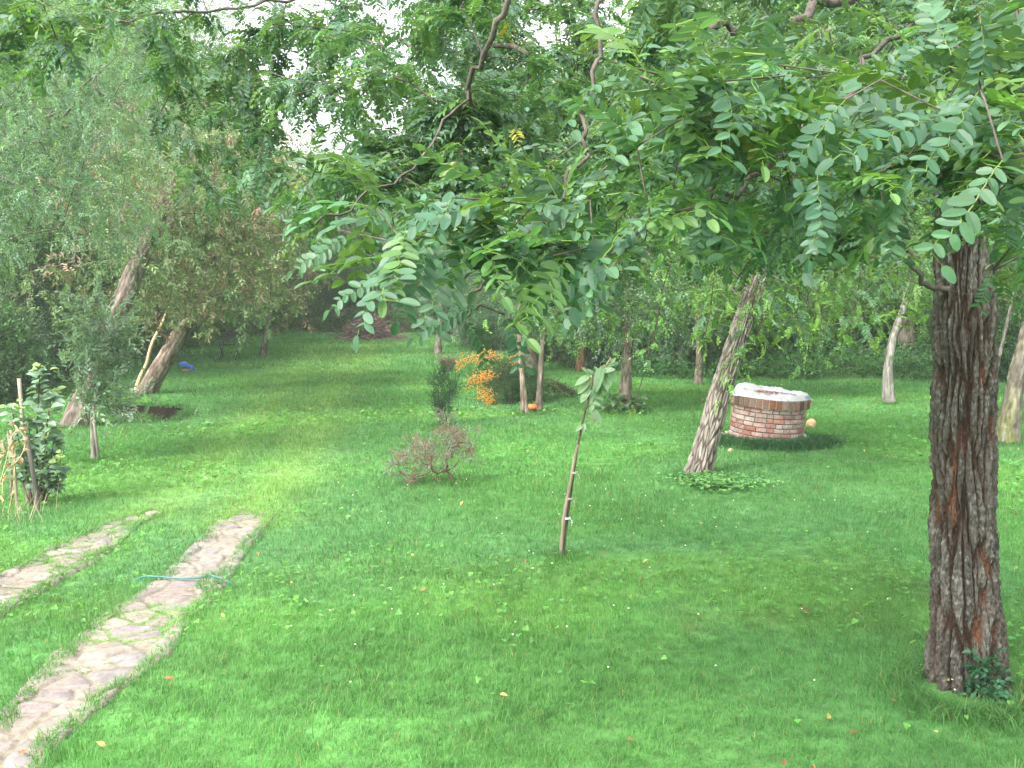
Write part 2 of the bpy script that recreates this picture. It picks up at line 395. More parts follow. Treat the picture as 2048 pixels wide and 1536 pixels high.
# ---- paving: irregular field stones set in sandy joints
rs = np.random.default_rng(3)
for si, (A, B) in enumerate(ST):
    u = np.linspace(0, 1, 420); idx = np.linspace(0, 1, len(A))
    sm = lambda Q: np.stack([np.interp(u, idx, Q[:, 0]), np.interp(u, idx, Q[:, 1])], 1)
    a_, b_ = sm(A), sm(B); t = np.linspace(-.12, 1.12, 46)
    X = a_[:, None, 0]*(1-t)+b_[:, None, 0]*t; Y = a_[:, None, 1]*(1-t)+b_[:, None, 1]*t
    cs = .19; gi = [(ii, jj) for ii in range(int(X.min()/cs)-1, int(X.max()/cs)+2) for jj in range(int(Y.min()/cs)-1, int(Y.max()/cs)+2)]
    sd_ = np.array([[(ii+rs.uniform(.08, .92))*cs, (jj+rs.uniform(.08, .92))*cs*1.0] for ii, jj in gi]); keep = rs.random(len(sd_)) > .1; sd_ = sd_[keep]
    wx = X+.02*vn(X*9, Y*9, 0, 5); wy = Y+.02*vn(X*9, Y*9, 0, 6)
    D1 = np.full(X.shape, 9.); D2 = D1.copy(); ID = np.zeros(X.shape, int)
    for q, s_ in enumerate(sd_):
        if s_[1] < 0: continue
        d = np.hypot((wx-s_[0])*.85, (wy-s_[1])*1.15); lt = d < D1; D2 = np.where(lt, D1, np.minimum(D2, d)); ID[lt] = q; D1 = np.where(lt, d, D1)
    e = sst(.01, .035, D2-D1)*(.6+.4*sst(-.3, .2, fbm(X*5, Y*5, 0, 77))); hgt = rs.uniform(-.008, .01, len(sd_))[ID]
    edge = sst(-.12, -.02, t)*sst(1.12, 1.02, t)
    Z = gz(X, Y)+.004+(.014*e+hgt*e+.004*fbm(X*14, Y*14, 0, 8))*edge-.05*(1-edge)
    pc = .61*np.array([[.40, .33, .29], [.37, .31, .30], [.42, .36, .31], [.34, .30, .29], [.43, .36, .32], [.36, .29, .27]])[rs.integers(0, 6, len(sd_))]*rs.uniform(.85, 1.15, (len(sd_), 1))
    jc = np.array([.21, .18, .135])*(1+.3*fbm(X*8, Y*8, 0, 12))[..., None]; mo = np.array([.12, .19, .05])
    jc = jc+(mo-jc)*(sst(.05, .35, fbm(X*2.2, Y*2.2, 0, 14))[..., None]*.8)
    C = jc+(pc[ID]*(1+.18*fbm(X*18, Y*18, 0, 15))[..., None]-jc)*e[..., None]
    n1, n2 = X.shape; i, j = np.meshgrid(np.arange(n1-1), np.arange(n2-1), indexing='ij'); q = (i*n2+j).ravel()
    o = MB().add(np.stack([X, Y, Z], -1).reshape(-1, 3), np.stack([q, q+1, q+n2+1, q+n2], 1), C.reshape(-1, 3)).build('path', M_stone, smooth=True)
    tag(o, kind='structure')
# ---- grass
def blades(x, y, h, w, lean, rng, colmul=1., cols=None):
    n = len(x); z = gz(x, y); a = rng.uniform(0, 2*math.pi, n); la = rng.uniform(0, 2*math.pi, n)
    wx, wy = np.cos(a)*w/2, np.sin(a)*w/2; lx = np.cos(la)*lean*h+.25*h*fbm(x*.8, y*.8, 0, 71, 2); ly = np.sin(la)*lean*h+.25*h*fbm(x*.8, y*.8, 0, 72, 2)
    b = np.stack([x, y, z-.01], 1); W_ = np.stack([wx, wy, 0*wx], 1); Hm = np.stack([lx*.3, ly*.3, h*.55], 1); Ht = np.stack([lx, ly, h*(1-.25*lean)], 1)
    V = np.stack([b-W_, b+W_, b+Hm+W_*.8, b+Hm-W_*.8, b+Ht], 1).reshape(-1, 3); k = np.arange(n)*5
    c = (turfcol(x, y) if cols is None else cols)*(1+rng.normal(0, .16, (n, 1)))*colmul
    yel = rng.random(n) < .03; c[yel] = np.array([.3, .3, .12])*rng.uniform(.6, 1.1, (yel.sum(), 1))
    C = np.clip(np.repeat(c, 5, 0), .003, 1)
    return V, [np.stack([k, k+1, k+2, k+3], 1), np.stack([k+3, k+2, k+4], 1)], C
rg = np.random.default_rng(17); mb = MB()
for (y0, y1, dens, h, w) in ((2.3, 4.5, 6500, .06, .0034), (4.5, 7, 4200, .06, .004), (7, 11, 2300, .06, .0055), (11, 16, 1100, .06, .009), (16, 25, 420, .065, .015), (25, 44, 130, .075, .03)):
    xm = .62*y1+.9; n = int((y1-y0)*2*xm*dens); y = rg.uniform(y0, y1, n); x = rg.uniform(-xm, xm, n)
    k = (np.abs(x) < .58*y+.9) & ~onpath(x, y) & ~inpoly(PIT, x, y) & ~inpoly(PIT, x, y-.1) & ~((y > 21.8+.1*(7-x)) & (x > 3.2)) & (y < 42+2*fbm(x*.2, y*0, 0, 3))
    k &= np.hypot(x-2.4, y-5.25) > .22
    x, y = x[k], y[k]; hh = h*(1+.45*fbm(x*.9, y*.9, 0, 81, 2)+.3*fbm(x*6, y*6, 0, 82, 1))*rg.uniform(.6, 1.35, len(x))
    ne = onpath(x+.1, y) | onpath(x-.1, y) | onpath(x, y+.15); hh = hh*(1+.35*ne)
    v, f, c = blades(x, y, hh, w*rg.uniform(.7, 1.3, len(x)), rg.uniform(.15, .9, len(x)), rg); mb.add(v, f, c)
# tufts creeping over the paving joints
for A, B in ST:
    n = 17000; lf_ = A is ST[1][0]; u = rg.uniform(0, 1, n); idx = np.linspace(0, 1, len(A)); t = rg.uniform(0, 1, n)
    x = np.interp(u, idx, A[:, 0])*(1-t)+np.interp(u, idx, B[:, 0])*t; y = np.interp(u, idx, A[:, 1])*(1-t)+np.interp(u, idx, B[:, 1])*t
    k = (fbm(x*2.2, y*2.2, 0, 14) > (.0 if lf_ else .14)) | (fbm(x*1.5, y*1.5, 0, 15)+.9*sst(8.0, 9.3, y) > .5) | (np.abs(t-.5)+.3*fbm(x*4, y*4, 0, 19) > .4); x, y = x[k], y[k]
    v, f, c = blades(x, y, (.034+.03*(np.abs(t[k]-.5) > .36))*rg.uniform(.5, 1.4, len(x)), .005+0*x, .8+0*x, rg, 1.1); mb.add(v, f, c)
n = 2600; e_ = rg.integers(0, len(PIT), n); t = rg.random(n); pa = np.array(PIT); x = pa[e_, 0]*(1-t)+pa[(e_+1) % len(PIT), 0]*t+rg.normal(0, .07, n); y = pa[e_, 1]*(1-t)+pa[(e_+1) % len(PIT), 1]*t+rg.normal(0, .1, n)
v, f, c = blades(x, y, rg.uniform(.04, .15, n), .014+0*x, .8+0*x, rg, .8); mb.add(v, f, c)
tag(mb.build('grass', M_grass), kind='stuff', label='short mown green lawn grass with clover and daisies'); 
# low clover and weed leaves in the turf
mb = MB(); n = 15000; y = 3+rg.random(n)**1.0*15; x = rg.uniform(-1, 1, n)*(.56*y+.6)
k = (fbm(x*.55+3, y*.55, 0, 31, 3)+.55*np.exp(-((x+4)/1.8)**2-((y-10.5)/2.2)**2)+rg.normal(0, .1, n) > .18) & ~onpath(x, y) & ~inpoly(PIT, x, y); x, y = x[k], y[k]; n = len(x)
T_clov = []
for _ in range(3):
    V = []; T = []; 
    for q in range(3):
        a = q*2.1; v, t = leaflet(np.zeros(3), np.array([math.cos(a), math.sin(a), .15]), np.array([0, 0, 1.]), .018, .017, k=2, curl=0); V.append(v); T.append(t+5*0+sum(len(w_) for w_ in V[:-1]))
    V = np.concatenate(V); T_clov.append((V, np.concatenate(T), np.zeros(len(V)), np.zeros(len(V))))
d = np.stack([rg.normal(0, 1, n), rg.normal(0, 1, n), rg.normal(0, .25, n)], 1)
scatter(mb, T_clov, np.stack([x, y, gz(x, y)+.045+rg.uniform(0, .02, n)], 1), d, rg.uniform(.7, 1.5, n)*np.clip(y/8, 1, 1.8), pal(n, [[.10, .27, .06], [.13, .30, .06], [.08, .24, .07]], [3, 2, 2]))
tag(mb.build('clover', M_leaf), kind='stuff', label='low clover and weeds growing through the lawn')
# fallen leaves
mb = MB(); n = 2000; y = 3.4+rg.random(n)**.8*19; x = rg.uniform(-1, 1, n)*(.55*y+.4)
dn = .12+1.*np.exp(-((x-4.6)/2)**2-((y-16)/4)**2)+.9*np.exp(-((x+4.8)/1.6)**2-((y-14)/2.5)**2)+.6*np.exp(-((x-1.8)/1.2)**2-((y-4.3)/1)**2)
k = rg.random(n) < dn*.8; x, y = x[k], y[k]; n = len(x)
d = np.stack([rg.normal(0, 1, n), rg.normal(0, 1, n), rg.normal(0, .3, n)], 1)
T_one = [(*leaflet(np.zeros(3), np.array([0, 1., 0]), np.array([.1, 0, 1]), .05, .026, k=2, curl=q), np.zeros(7-1+0) if False else None, None) for q in (.1, .4)]
T_one = [(v, t, np.zeros(len(v)), np.zeros(len(v))) for v, t, _, _ in T_one]
scatter(mb, T_one, np.stack([x, y, gz(x, y)+.05+rg.uniform(0, .02, n)], 1), d, rg.uniform(.5, 1.15, n), pal(n, [[.42, .34, .12], [.30, .17, .07], [.45, .38, .25], [.22, .12, .06]], [3, 3, 1, 2]), upj=.5)
tag(mb.build('fallen_leaves', M_leafdull), kind='stuff', label='scattered yellow and brown fallen leaves on the grass')

# ================================================================== TREES
def bark_tube(pts, rad, seed, k=40, per=.012, amp=.16, nf=13, colr=((.20, .17, .14), (.10, .07, .05)), moss=0, vscale=7., fine=0):
    """tapered trunk with interlacing ridges"""
    sp = spline(pts, 10); rr = spline(np.stack([rad, rad, rad], 1), 10)[:, 0]
    L_ = np.concatenate([[0], np.cumsum(np.linalg.norm(np.diff(sp, axis=0), axis=1))]); m = max(8, int(L_[-1]/per))
    s_ = np.linspace(0, L_[-1], m); sp = np.stack([np.interp(s_, L_, sp[:, q]) for q in range(3)], 1); rr = np.interp(s_, L_, rr)
    V, F = tube(sp, rr, k, cap=True); th = np.tile(np.arange(k)/k, m); zz = np.repeat(s_, k); ctr = np.repeat(sp, k, 0); rk = np.repeat(rr, k)
    cx, cy = np.cos(th*2*math.pi)*1.5, np.sin(th*2*math.pi)*1.5
    # stretched cells: plates between a net of furrows
    w1 = fbm(cx*1.3, cy*1.3, zz*3, seed, 3); w2 = fbm(cx*2.6, cy*2.6, zz*9, seed+2, 2)
    ch_ = 2*math.pi*rk.mean()/nf*vscale; u_ = th*nf+.75*w1+.22*w2; v_ = zz/ch_+.5*vn(cx*1.5, cy*1.5, zz*2, seed+4)
    iu = np.floor(u_).astype(np.int64); iv = np.floor(v_).astype(np.int64); D1 = np.full(u_.shape, 9.); D2 = D1.copy(); ID = np.zeros(u_.shape)
    for du in (-1, 0, 1):
        for dv in (-1, 0, 1):
            a_ = np.mod(iu+du, nf); b_ = iv+dv; hx = _h(a_, b_, 0*b_, seed+21); hy = _h(a_, b_, 0*b_, seed+22)
            X_ = iu+du+.15+.7*hx-u_; Y_ = b_+.1+.8*hy-v_; sl_ = (hx-.5)*.9; d_ = np.hypot(X_+sl_*Y_, Y_*.8)
            lt = d_ < D1; D2 = np.where(lt, D1, np.minimum(D2, d_)); ID = np.where(lt, _h(a_, b_, 0*b_, seed+23), ID); D1 = np.where(lt, d_, D1)
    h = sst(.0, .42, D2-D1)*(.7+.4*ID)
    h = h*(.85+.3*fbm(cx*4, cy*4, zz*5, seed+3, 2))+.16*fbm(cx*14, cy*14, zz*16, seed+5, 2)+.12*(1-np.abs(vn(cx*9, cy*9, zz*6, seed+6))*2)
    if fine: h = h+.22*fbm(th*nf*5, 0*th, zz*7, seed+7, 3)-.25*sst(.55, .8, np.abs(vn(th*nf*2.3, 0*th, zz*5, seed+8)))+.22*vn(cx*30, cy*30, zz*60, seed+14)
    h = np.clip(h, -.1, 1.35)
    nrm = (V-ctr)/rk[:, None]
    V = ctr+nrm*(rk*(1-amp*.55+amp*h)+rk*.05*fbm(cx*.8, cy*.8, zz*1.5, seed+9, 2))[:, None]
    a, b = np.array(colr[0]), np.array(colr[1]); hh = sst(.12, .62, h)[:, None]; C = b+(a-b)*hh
    C = C*(.72+.5*ID[:, None])*(1+.35*fbm(cx*6, cy*6, zz*12, seed+11, 3))[:, None]
    if moss:
        mm = (sst(.1, .5, fbm(cx*1.5, cy*1.5, zz*3, seed+13, 3)+.3)*np.exp(-zz/moss))[:, None]; C = C+(np.array([.15, .17, .035])-C)*mm*.8
    return V, F, np.clip(C, .01, 1), sp, rr
def ellips(rng, blobs, n, hole=.0, seed=1, sc=.8):
    vol = np.array([b[3]*b[4]*b[5] for b in blobs]); out = []
    while len(out) < n:
        b = blobs[rng.choice(len(blobs), p=vol/vol.sum())]; d = rng.normal(size=3); d /= np.linalg.norm(d); r_ = rng.random()**.38
        p = np.array(b[:3])+d*r_*np.array(b[3:6])
        if fbm(p[0]*sc, p[1]*sc, p[2]*sc, seed, 2) > hole-.45: out.append(p)
    return np.array(out)
def leafcloud(mb, tips, dirs, n, tmpl, size, colours, wts, rng, spread=.25, droop=.25, out=.6, var=.22, upj=.4, axis=None):
    k = np.repeat(np.arange(len(tips)), n); p = tips[k]+rng.normal(0, spread, (len(k), 3)); c = tips.mean(0)
    d = dirs[k]*out+rng.normal(0, .6, (len(k), 3)); d[:, 2] -= droop
    cc = pal(len(tips), colours, wts, rng, .12)[k]*(1+rng.normal(0, .08, (len(k), 1)))
    scatter(mb, tmpl, p, d, size*rng.uniform(.75, 1.2, len(k)), cc, var, rng, upj)
def tree(name, label, base, trunk, rad, blobs, nt_, nl, tmpl, size, colours, wts, group=None, bark=((.20, .17, .14), (.10, .07, .05)), seed=1,
         cat='tree', moss=0, mat=None, spread=.22, droop=.25, hole=0., k=24, tipr=.004, seg=.35, sag=.03, extra=None, per=.03, nf=11, sc=.8):
    """base: world point; trunk: offsets; blobs: crown ellipsoids as offsets"""
    rng = np.random.default_rng(seed); base = np.asarray(base, float)
    t = thing(name, label, cat, base, group)
    tp = np.array(trunk, float)+base; tp[0, 2] -= .06
    V, F, C, sp, rr = bark_tube(tp, rad, seed, k=k, colr=bark, moss=moss, per=per, nf=nf)
    MB().add(V, F, C).build('trunk', M_bark, t, smooth=True)
    bl = [tuple(np.array(b[:3])+base)+tuple(b[3:]) for b in blobs]; tg = ellips(rng, bl, nt_, hole, seed, sc)
    if extra is not None: tg = np.vstack([tg, extra])
    up = sp[int(len(sp)*.45)::6]
    pos, par, r_, tips, nr = grow([up], tg, rng, seg, tipr, sag=sag)
    lim = np.interp(np.arange(len(pos)), [0, nr-1], [rr[int(len(rr)*.45)], rr[-1]]); r_[nr:] = np.minimum(r_[nr:], rr[-1]*1.0+.01)
    mb = MB(); branch_mesh(mb, pos, par, r_, nr, np.array(bark[0])*.75, skip_roots=True); 
    if mb.n: mb.build('branches', M_bark, t, smooth=True)
    mb = MB(); leafcloud(mb, pos[tips], tips_dirs(pos, par, tips), nl, tmpl, size, colours, wts, rng, spread, droop); mb.build('crown', mat or M_leaf, t)
    return t
def copy_tree(src, loc, rz, sc, label, group=None, cat=None):
    r_ = src.copy(); link(r_); r_.location = [float(v) for v in loc]; r_.rotation_euler = (0, 0, rz); r_.scale = (sc,)*3; r_['label'] = label
    if group: r_['group'] = group
    elif 'group' in r_: del r_['group']
    for c in src.children:
        d = c.copy(); link(d); d.parent = r_
    return r_
BLUE = [[.07, .145, .075], [.085, .17, .09], [.10, .19, .06], [.15, .21, .04]]
# ---- the big locust at the right
loc_base = G(1932, 1385)
bt = thing('locust_tree', 'large locust tree with thick deeply furrowed brown bark, nearest tree at the right', 'tree', loc_base)
pts = [P(1934, 1400, 5.27), P(1934, 1340, 5.28), P(1932, 1200, 5.28), P(1927, 1050, 5.28), P(1927, 900, 5.29), P(1930, 740, 5.3), P(1930, 560, 5.3), P(1932, 380, 5.3), P(1930, 200, 5.32), P(1928, 0, 5.33), P(1930, -300, 5.35), P(1935, -650, 5.35)]
pts[0][2] = -.12
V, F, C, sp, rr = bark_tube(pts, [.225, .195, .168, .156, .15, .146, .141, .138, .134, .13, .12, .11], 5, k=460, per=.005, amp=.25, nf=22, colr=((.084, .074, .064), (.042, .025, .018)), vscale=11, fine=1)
# root flare and one deep seam
ang = np.arctan2(V[:, 1]-loc_base[1], V[:, 0]-loc_base[0]); fl = np.exp(-np.clip(V[:, 2], 0, 9)/.16)
rad_ = 1+.12*fl*np.maximum(0, np.cos(ang*4+.6)); cxy = np.array([loc_base[0], loc_base[1]])
seam = np.exp(-((ang+1.15+.15*(V[:, 2]-.6))/.09)**2)*sst(.0, .25, V[:, 2])*sst(1.6, .9, V[:, 2]); near_ = V[:, 2] < 1.8
V[near_, :2] = cxy+(V[near_, :2]-cxy)*(rad_*(1-.16*seam))[near_, None]
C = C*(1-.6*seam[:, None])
lich = sst(.3, .6, vn(V[:, 0]*70, V[:, 1]*70, V[:, 2]*60, 6)+.5*vn(V[:, 0]*9, V[:, 1]*9, V[:, 2]*6, 7))[:, None]*.6; C = C+(np.array([.17, .18, .16])-C)*lich*sst(.045, .065, C[:, 1:2])
rust = (sst(.15, .5, fbm(V[:, 0]*16, V[:, 1]*16, V[:, 2]*3, 16, 3))*sst(.075, .05, C[:, 1]))[:, None]*.6; C = C+(np.array([.15, .065, .035])-C)*rust
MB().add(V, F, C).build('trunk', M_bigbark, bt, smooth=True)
limbs = dict(
 A=[(1925, -150, 5.3), (1800, -60, 5.0), (1600, 20, 4.6), (1420, 65, 4.6), (1280, 95, 4.7), (1150, 130, 4.9), (1000, 95, 5.2), (850, 95, 5.4), (700, 75, 5.6)],
 B=[(1930, -200, 5.3), (1700, -150, 4.2), (1400, -100, 3.4), (1220, -30, 3.1), (1195, 100, 3.0), (1165, 210, 2.9), (1175, 290, 2.85), (1150, 350, 2.8), (1080, 440, 2.7), (1000, 530, 2.6), (930, 600, 2.5)],
 C=[(1930, -100, 5.2), (1880, 20, 4.6), (1750, 100, 3.8), (1700, 190, 3.2), (1560, 310, 2.9), (1450, 390, 2.6), (1330, 440, 2.4), (1200, 520, 2.3)],
 D=[(1935, -150, 5.2), (1990, -40, 4.2), (2040, 60, 3.4), (2060, 200, 2.6), (2030, 320, 2.2)],
 E=[(1930, -250, 5.3), (1500, -250, 3.6), (1100, -150, 3.3), (1010, 20, 3.3), (940, 170, 3.5), (870, 280, 3.3), (760, 380, 3.1), (640, 450, 3.0)],
 F=[(1925, 575, 5.25), (1868, 575, 5.2), (1830, 545, 5.15), (1800, 470, 5.1), (1750, 400, 5.0), (1650, 340, 5.0), (1500, 300, 5.2)],
 G=[(1930, -320, 5.35), (1300, -340, 5), (900, -150, 5), (640, -20, 5), (450, 20, 4.8), (290, 30, 4.6), (120, 95, 4.5)])
lr = dict(A=.03, B=.009, C=.012, D=.010, E=.0065, F=.018, G=.011)
LP = {k: spline([P(*q) for q in v], 6) for k, v in limbs.items()}
for k in LP: LP[k][4:] += np.random.default_rng(len(k)+ord(k)).normal(0, .011 if k != 'A' else .03, LP[k][4:].shape)
def region(poly, y0, y1, n, rng):
    xs = [p[0] for p in poly]; ys = [p[1] for p in poly]; out = []
    while len(out) < n:
        a, b = rng.uniform(min(xs), max(xs)), rng.uniform(min(ys), max(ys))
        if inpoly(poly, a, b) and fbm(a/130, b/130, 0, 91, 2) > -.5: out.append(P(a, b, rng.uniform(y0, y1)))
    return out
rb = np.random.default_rng(23)
tg = []; kind = []
for poly, y0, y1, n, kd in (
    (((500, -20), (1000, -20), (1000, 200), (540, 230)), 5, 7.5, 42, 1),
    (((240, 120), (520, 60), (560, 420), (430, 400), (300, 280)), 4.6, 6.6, 52, 1),
    (((1800, -60), (2100, -60), (2100, 240), (1820, 260)), 3.2, 4.8, 44, 1),
    (((460, -20), (700, -20), (640, 210), (500, 210)), 4.4, 5.8, 16, 1),
    (((860, 320), (1420, 320), (1440, 540), (1300, 590), (1120, 540), (900, 470)), 4.5, 7, 70, 1),
    (((1380, 330), (1860, 330), (1860, 520), (1560, 560), (1400, 560)), 4.5, 5.6, 70, 1),
    (((900, -80), (2130, -80), (2130, 330), (1500, 330), (1000, 330), (760, 330)), 3.4, 7., 330, 1),
    (((520, 0), (900, -60), (960, 330), (600, 360), (470, 230)), 3.6, 5.8, 70, 1),
    (((1250, 150), (2110, 20), (2110, 430), (1900, 450), (1700, 400), (1400, 420), (1260, 300)), 2.0, 3.0, 78, 0),
    (((650, 430), (900, 390), (1250, 400), (1300, 460), (1150, 520), (1000, 530), (850, 500), (640, 500)), 2.1, 2.9, 22, 0),
    (((490, 340), (1350, 300), (1400, 470), (1000, 480), (600, 460)), 3., 4.5, 100, 1),
    (((1380, 380), (1860, 400), (1850, 470), (1600, 520), (1450, 500)), 3.8, 5.2, 50, 1),
    (((-60, -60), (560, -60), (330, 90), (200, 170), (-60, 230)), 4.0, 5.5, 40, 1),
    (((1960, 380), (2110, 380), (2110, 640), (2010, 560)), 3.2, 4.6, 14, 1)):
    q = region(poly, y0, y1, n, rb); tg += q; kind += [kd]*len(q)
# hero leaves: leaf base px, tip px, depth
HERO = [((2005, 320), (1855, 500), 1.75), ((1635, 350), (1640, 500), 2.0), ((905, 395), (845, 500), 2.1), ((1000, 400), (780, 440), 2.1), ((870, 465), (800, 640), 2.1),
        ((1010, 630), (1050, 735), 2.3), ((960, 610), (820, 660), 2.3), ((1300, 430), (1090, 570), 2.1), ((1290, 480), (1200, 480), 2.2), ((1400, 400), (1395, 520), 2.2), ((1690, 200), (1560, 330), 2.0),
        ((1480, 210), (1330, 150), 2.2), ((1960, 30), (1975, 190), 1.9), ((2060, 330), (2020, 480), 2.3), ((1900, 230), (1700, 270), 2.0), ((1500, 330), (1340, 330), 2.2), ((1560, 130), (1560, 300), 2.4),
        ((1780, 390), (1790, 505), 2.3), ((1985, 540), (1950, 620), 3.0), ((780, 540), (650, 600), 2.6), ((700, 470), (580, 530), 2.6), ((1240, 560), (1100, 640), 3.2), ((1180, 400), (1020, 470), 2.2),
        ((1960, 180), (1850, 330), 1.9), ((1760, 160), (1850, 60), 2.0), ((1450, 250), (1240, 180), 2.3), ((930, 640), (985, 720), 2.4), ((1150, 500), (1120, 620), 2.3)]
hb = [P(*a, Yd) for a, b, Yd in HERO]; tg += hb; kind += [2]*len(hb)
tg = np.array(tg); kind = np.array(kind)
keys = list(LP); DD = np.stack([np.min(np.linalg.norm(tg[:, None]-LP[k][None, 4:], axis=2), 1) for k in keys], 1); own = np.argmin(DD, 1)
for ki, key in enumerate(keys):
    idx = np.where(own == ki)[0]; lp = LP[key]
    pos, par, r_, tips, nr = grow([lp], tg[idx], rb, .12, .0022, wander=.1, sag=.04, expo=2.4)
    r_[:nr] = np.maximum(r_[:nr], np.linspace(lr[key], .004, nr)); r_[nr:] = np.minimum(r_[nr:], .012)
    mb = MB(); branch_mesh(mb, pos, par, r_, nr, (.095, .08, .068)); br = mb.build('branch', M_bark, bt, smooth=True)
    mb = MB(); kd = kind[idx]; dr = tips_dirs(pos, par, tips)
    for q in (0, 1):
        s_ = np.where(kd == q)[0]
        if not len(s_): continue
        # leaves in alternate rows along the last stretch of each twig, held out flat
        P_, D_ = [], []
        for a in s_:
            node = tips[a]; chain = [node]
            while par[chain[-1]] >= nr and len(chain) < (4 if q == 0 else 7): chain.append(par[chain[-1]])
            for c_i, nd in enumerate(chain):
                d0 = pos[nd]-pos[par[nd]]; d0 = d0/max(np.linalg.norm(d0), 1e-6)
                for sd in ((-1, 1) if c_i else (-1, 0, 1)):
                    if rb.random() < (.25 if q == 0 else .05): continue
                    side = np.cross(d0, [0, 0, 1.]); P_.append(pos[nd]+rb.normal(0, .02, 3)); D_.append(d0*.6+side*sd*.9+np.array([0, 0, -.12+rb.normal(0, .3)])+rb.normal(0, .25, 3))
        P_ = np.array(P_); D_ = np.array(D_); u_, v_ = proj(P_+D_/np.linalg.norm(D_, axis=1)[:, None]*.15)
        lim_ = np.interp(u_, [200, 330, 450, 520, 600, 700, 850, 1000, 1100, 1300, 1500, 1800, 1860, 1950, 2050], [250, 350, 440, 560, 585, 590, 600, 625, 620, 590, 560, 520, 470, 460, 640])
        kp = (v_ < lim_) & ~((u_ > 320) & (u_ < 1000) & (v_ > -80) & (v_ < 200) & (rb.random(len(P_)) < .15)); P_ = P_[kp]; D_ = D_[kp]; n = len(P_)
        scatter(mb, T_near if q == 0 else T_mid, P_, D_, rb.uniform(.6, 1.1, n)*(1 if q == 0 else .74), pal(n, [[.07, .145, .08], [.085, .17, .10], [.10, .19, .06], [.24, .26, .05]], [6, 5, 3, .06], rb), .22, rb, .3)
    for a in np.where(kd == 2)[0]:
        (bp, tp_, Yd) = HERO[idx[a]-(len(tg)-len(HERO))]
        b3 = P(*bp, Yd); t3 = P(*tp_, Yd-.05+rb.uniform(-.05, .05)); L_ = np.linalg.norm(t3-b3)
        d = (t3-b3)[None]; sc = np.array([min(1.1, max(.5, L_/.25))])
        # face roughly to the camera and the sky
        A, p = mats(b3[None], d, np.array([[rb.normal(0, .2), -.8, .75]]), sc); V, T, Cc, St = T_near[(1, 4)[rb.integers(0, 2)]]
        c = np.array([[.052, .125, .072], [.06, .135, .068], [.048, .115, .062]][rb.integers(0, 3)])*(1+.18*Cc[:, None]); c = np.where(St[:, None] > .5, np.array([.2, .28, .07]), c)
        mb.add(V@A[0].T+b3, T, c)
    if mb.n:
        # twigs to leaves
        mb.build('foliage', M_leaf, br)
# ---- leaning trunk in front of the well, same kind
def off(ps, base): return [np.asarray(p)-base for p in ps]
b0 = G(1392, 955); Yb = b0[1]
tpx = [b0, P(1415, 880, Yb), P(1442, 780, Yb+.05), P(1485, 650, Yb+.1), P(1530, 520, Yb+.15), P(1575, 400, Yb+.2), P(1620, 250, Yb+.3), P(1640, 60, Yb+.4)]
GREY = ((.20, .18, .155), (.07, .055, .045))
t2 = tree('leaning_tree', 'leaning locust tree with rough pale grey bark standing in front of the brick well', b0, off(tpx, b0), [.155, .125, .115, .105, .1, .095, .085, .06],
     [(-.8, -.8, 4.3, 2.2, 1.6, 1.3), (1.6, .4, 4.4, 2., 2., 1.4), (2.2, 1.2, 3.0, 1.6, 1.5, .9), (.2, 1.2, 3.3, 2.3, 1.5, .9), (1.1, 0, 2.7, 1.6, 1., .6), (1.9, 1.5, 2.1, 1.1, 1., .5), (-.6, 1.4, 2.2, 1., .8, .45), (1.2, 1.3, 1.9, 1.2, .8, .5), (2.8, 1.6, 2.0, 1.2, .9, .6), (-1.6, 1.6, 2.3, 1., .8, .4), (.4, .6, 1.75, .5, .5, .35)], 520, 5, T_mid, .85, BLUE+[[.14, .27, .05]], [2, 2, 3, .4, 4], bark=GREY, seed=31, k=150, per=.008, nf=21, spread=.16, extra=np.array(region(((1330, 470), (1870, 470), (1860, 600), (1640, 690), (1400, 640)), 9.6, 12.8, 150, rb)))
# thin hanging shoots from that crown
for i, ps in enumerate([[(1590, 470), (1605, 560), (1622, 640), (1610, 740)], [(1640, 480), (1650, 560), (1640, 640)], [(1500, 420), (1510, 520), (1520, 600), (1525, 690)], [(1370, 470), (1330, 560), (1310, 660), (1290, 740), (1262, 830)], [(1530, 520), (1500, 620), (1470, 720), (1445, 790)], [(1560, 500), (1540, 600), (1510, 680), (1480, 730)], [(1700, 430), (1720, 540), (1705, 620), (1680, 700)], [(1450, 430), (1430, 540), (1420, 620), (1405, 700)]]):
    q = spline([P(a, b, Yb+.4 if i < 3 else (9.5 if i == 3 else Yb-.45)) for a, b in ps], 5); v, f = tube(q, np.linspace(.008, .004, len(q)), 5)
    sh = MB().add(v, f, (.05, .04, .03)).build('hanging_shoot', M_bark, t2, smooth=True)
    n = 26; k = R.integers(2, len(q), n); mb = MB(); scatter(mb, T_mid, q[k]+R.normal(0, .04, (n, 3)), R.normal(0, 1, (n, 3))+np.array([0, 0, -.4]), R.uniform(.5, .85, n), pal(n, [[.13, .27, .06], [.10, .22, .08]], [2, 1])); mb.build('foliage', M_leaf, sh)
GREEN1 = [[.08, .18, .045], [.11, .23, .05], [.15, .28, .06], [.06, .13, .04]]
GREYG = [[.13, .21, .14], [.17, .26, .18], [.09, .17, .09], [.21, .30, .22]]
DARK = [[.045, .10, .04], [.06, .13, .05], [.085, .16, .05]]
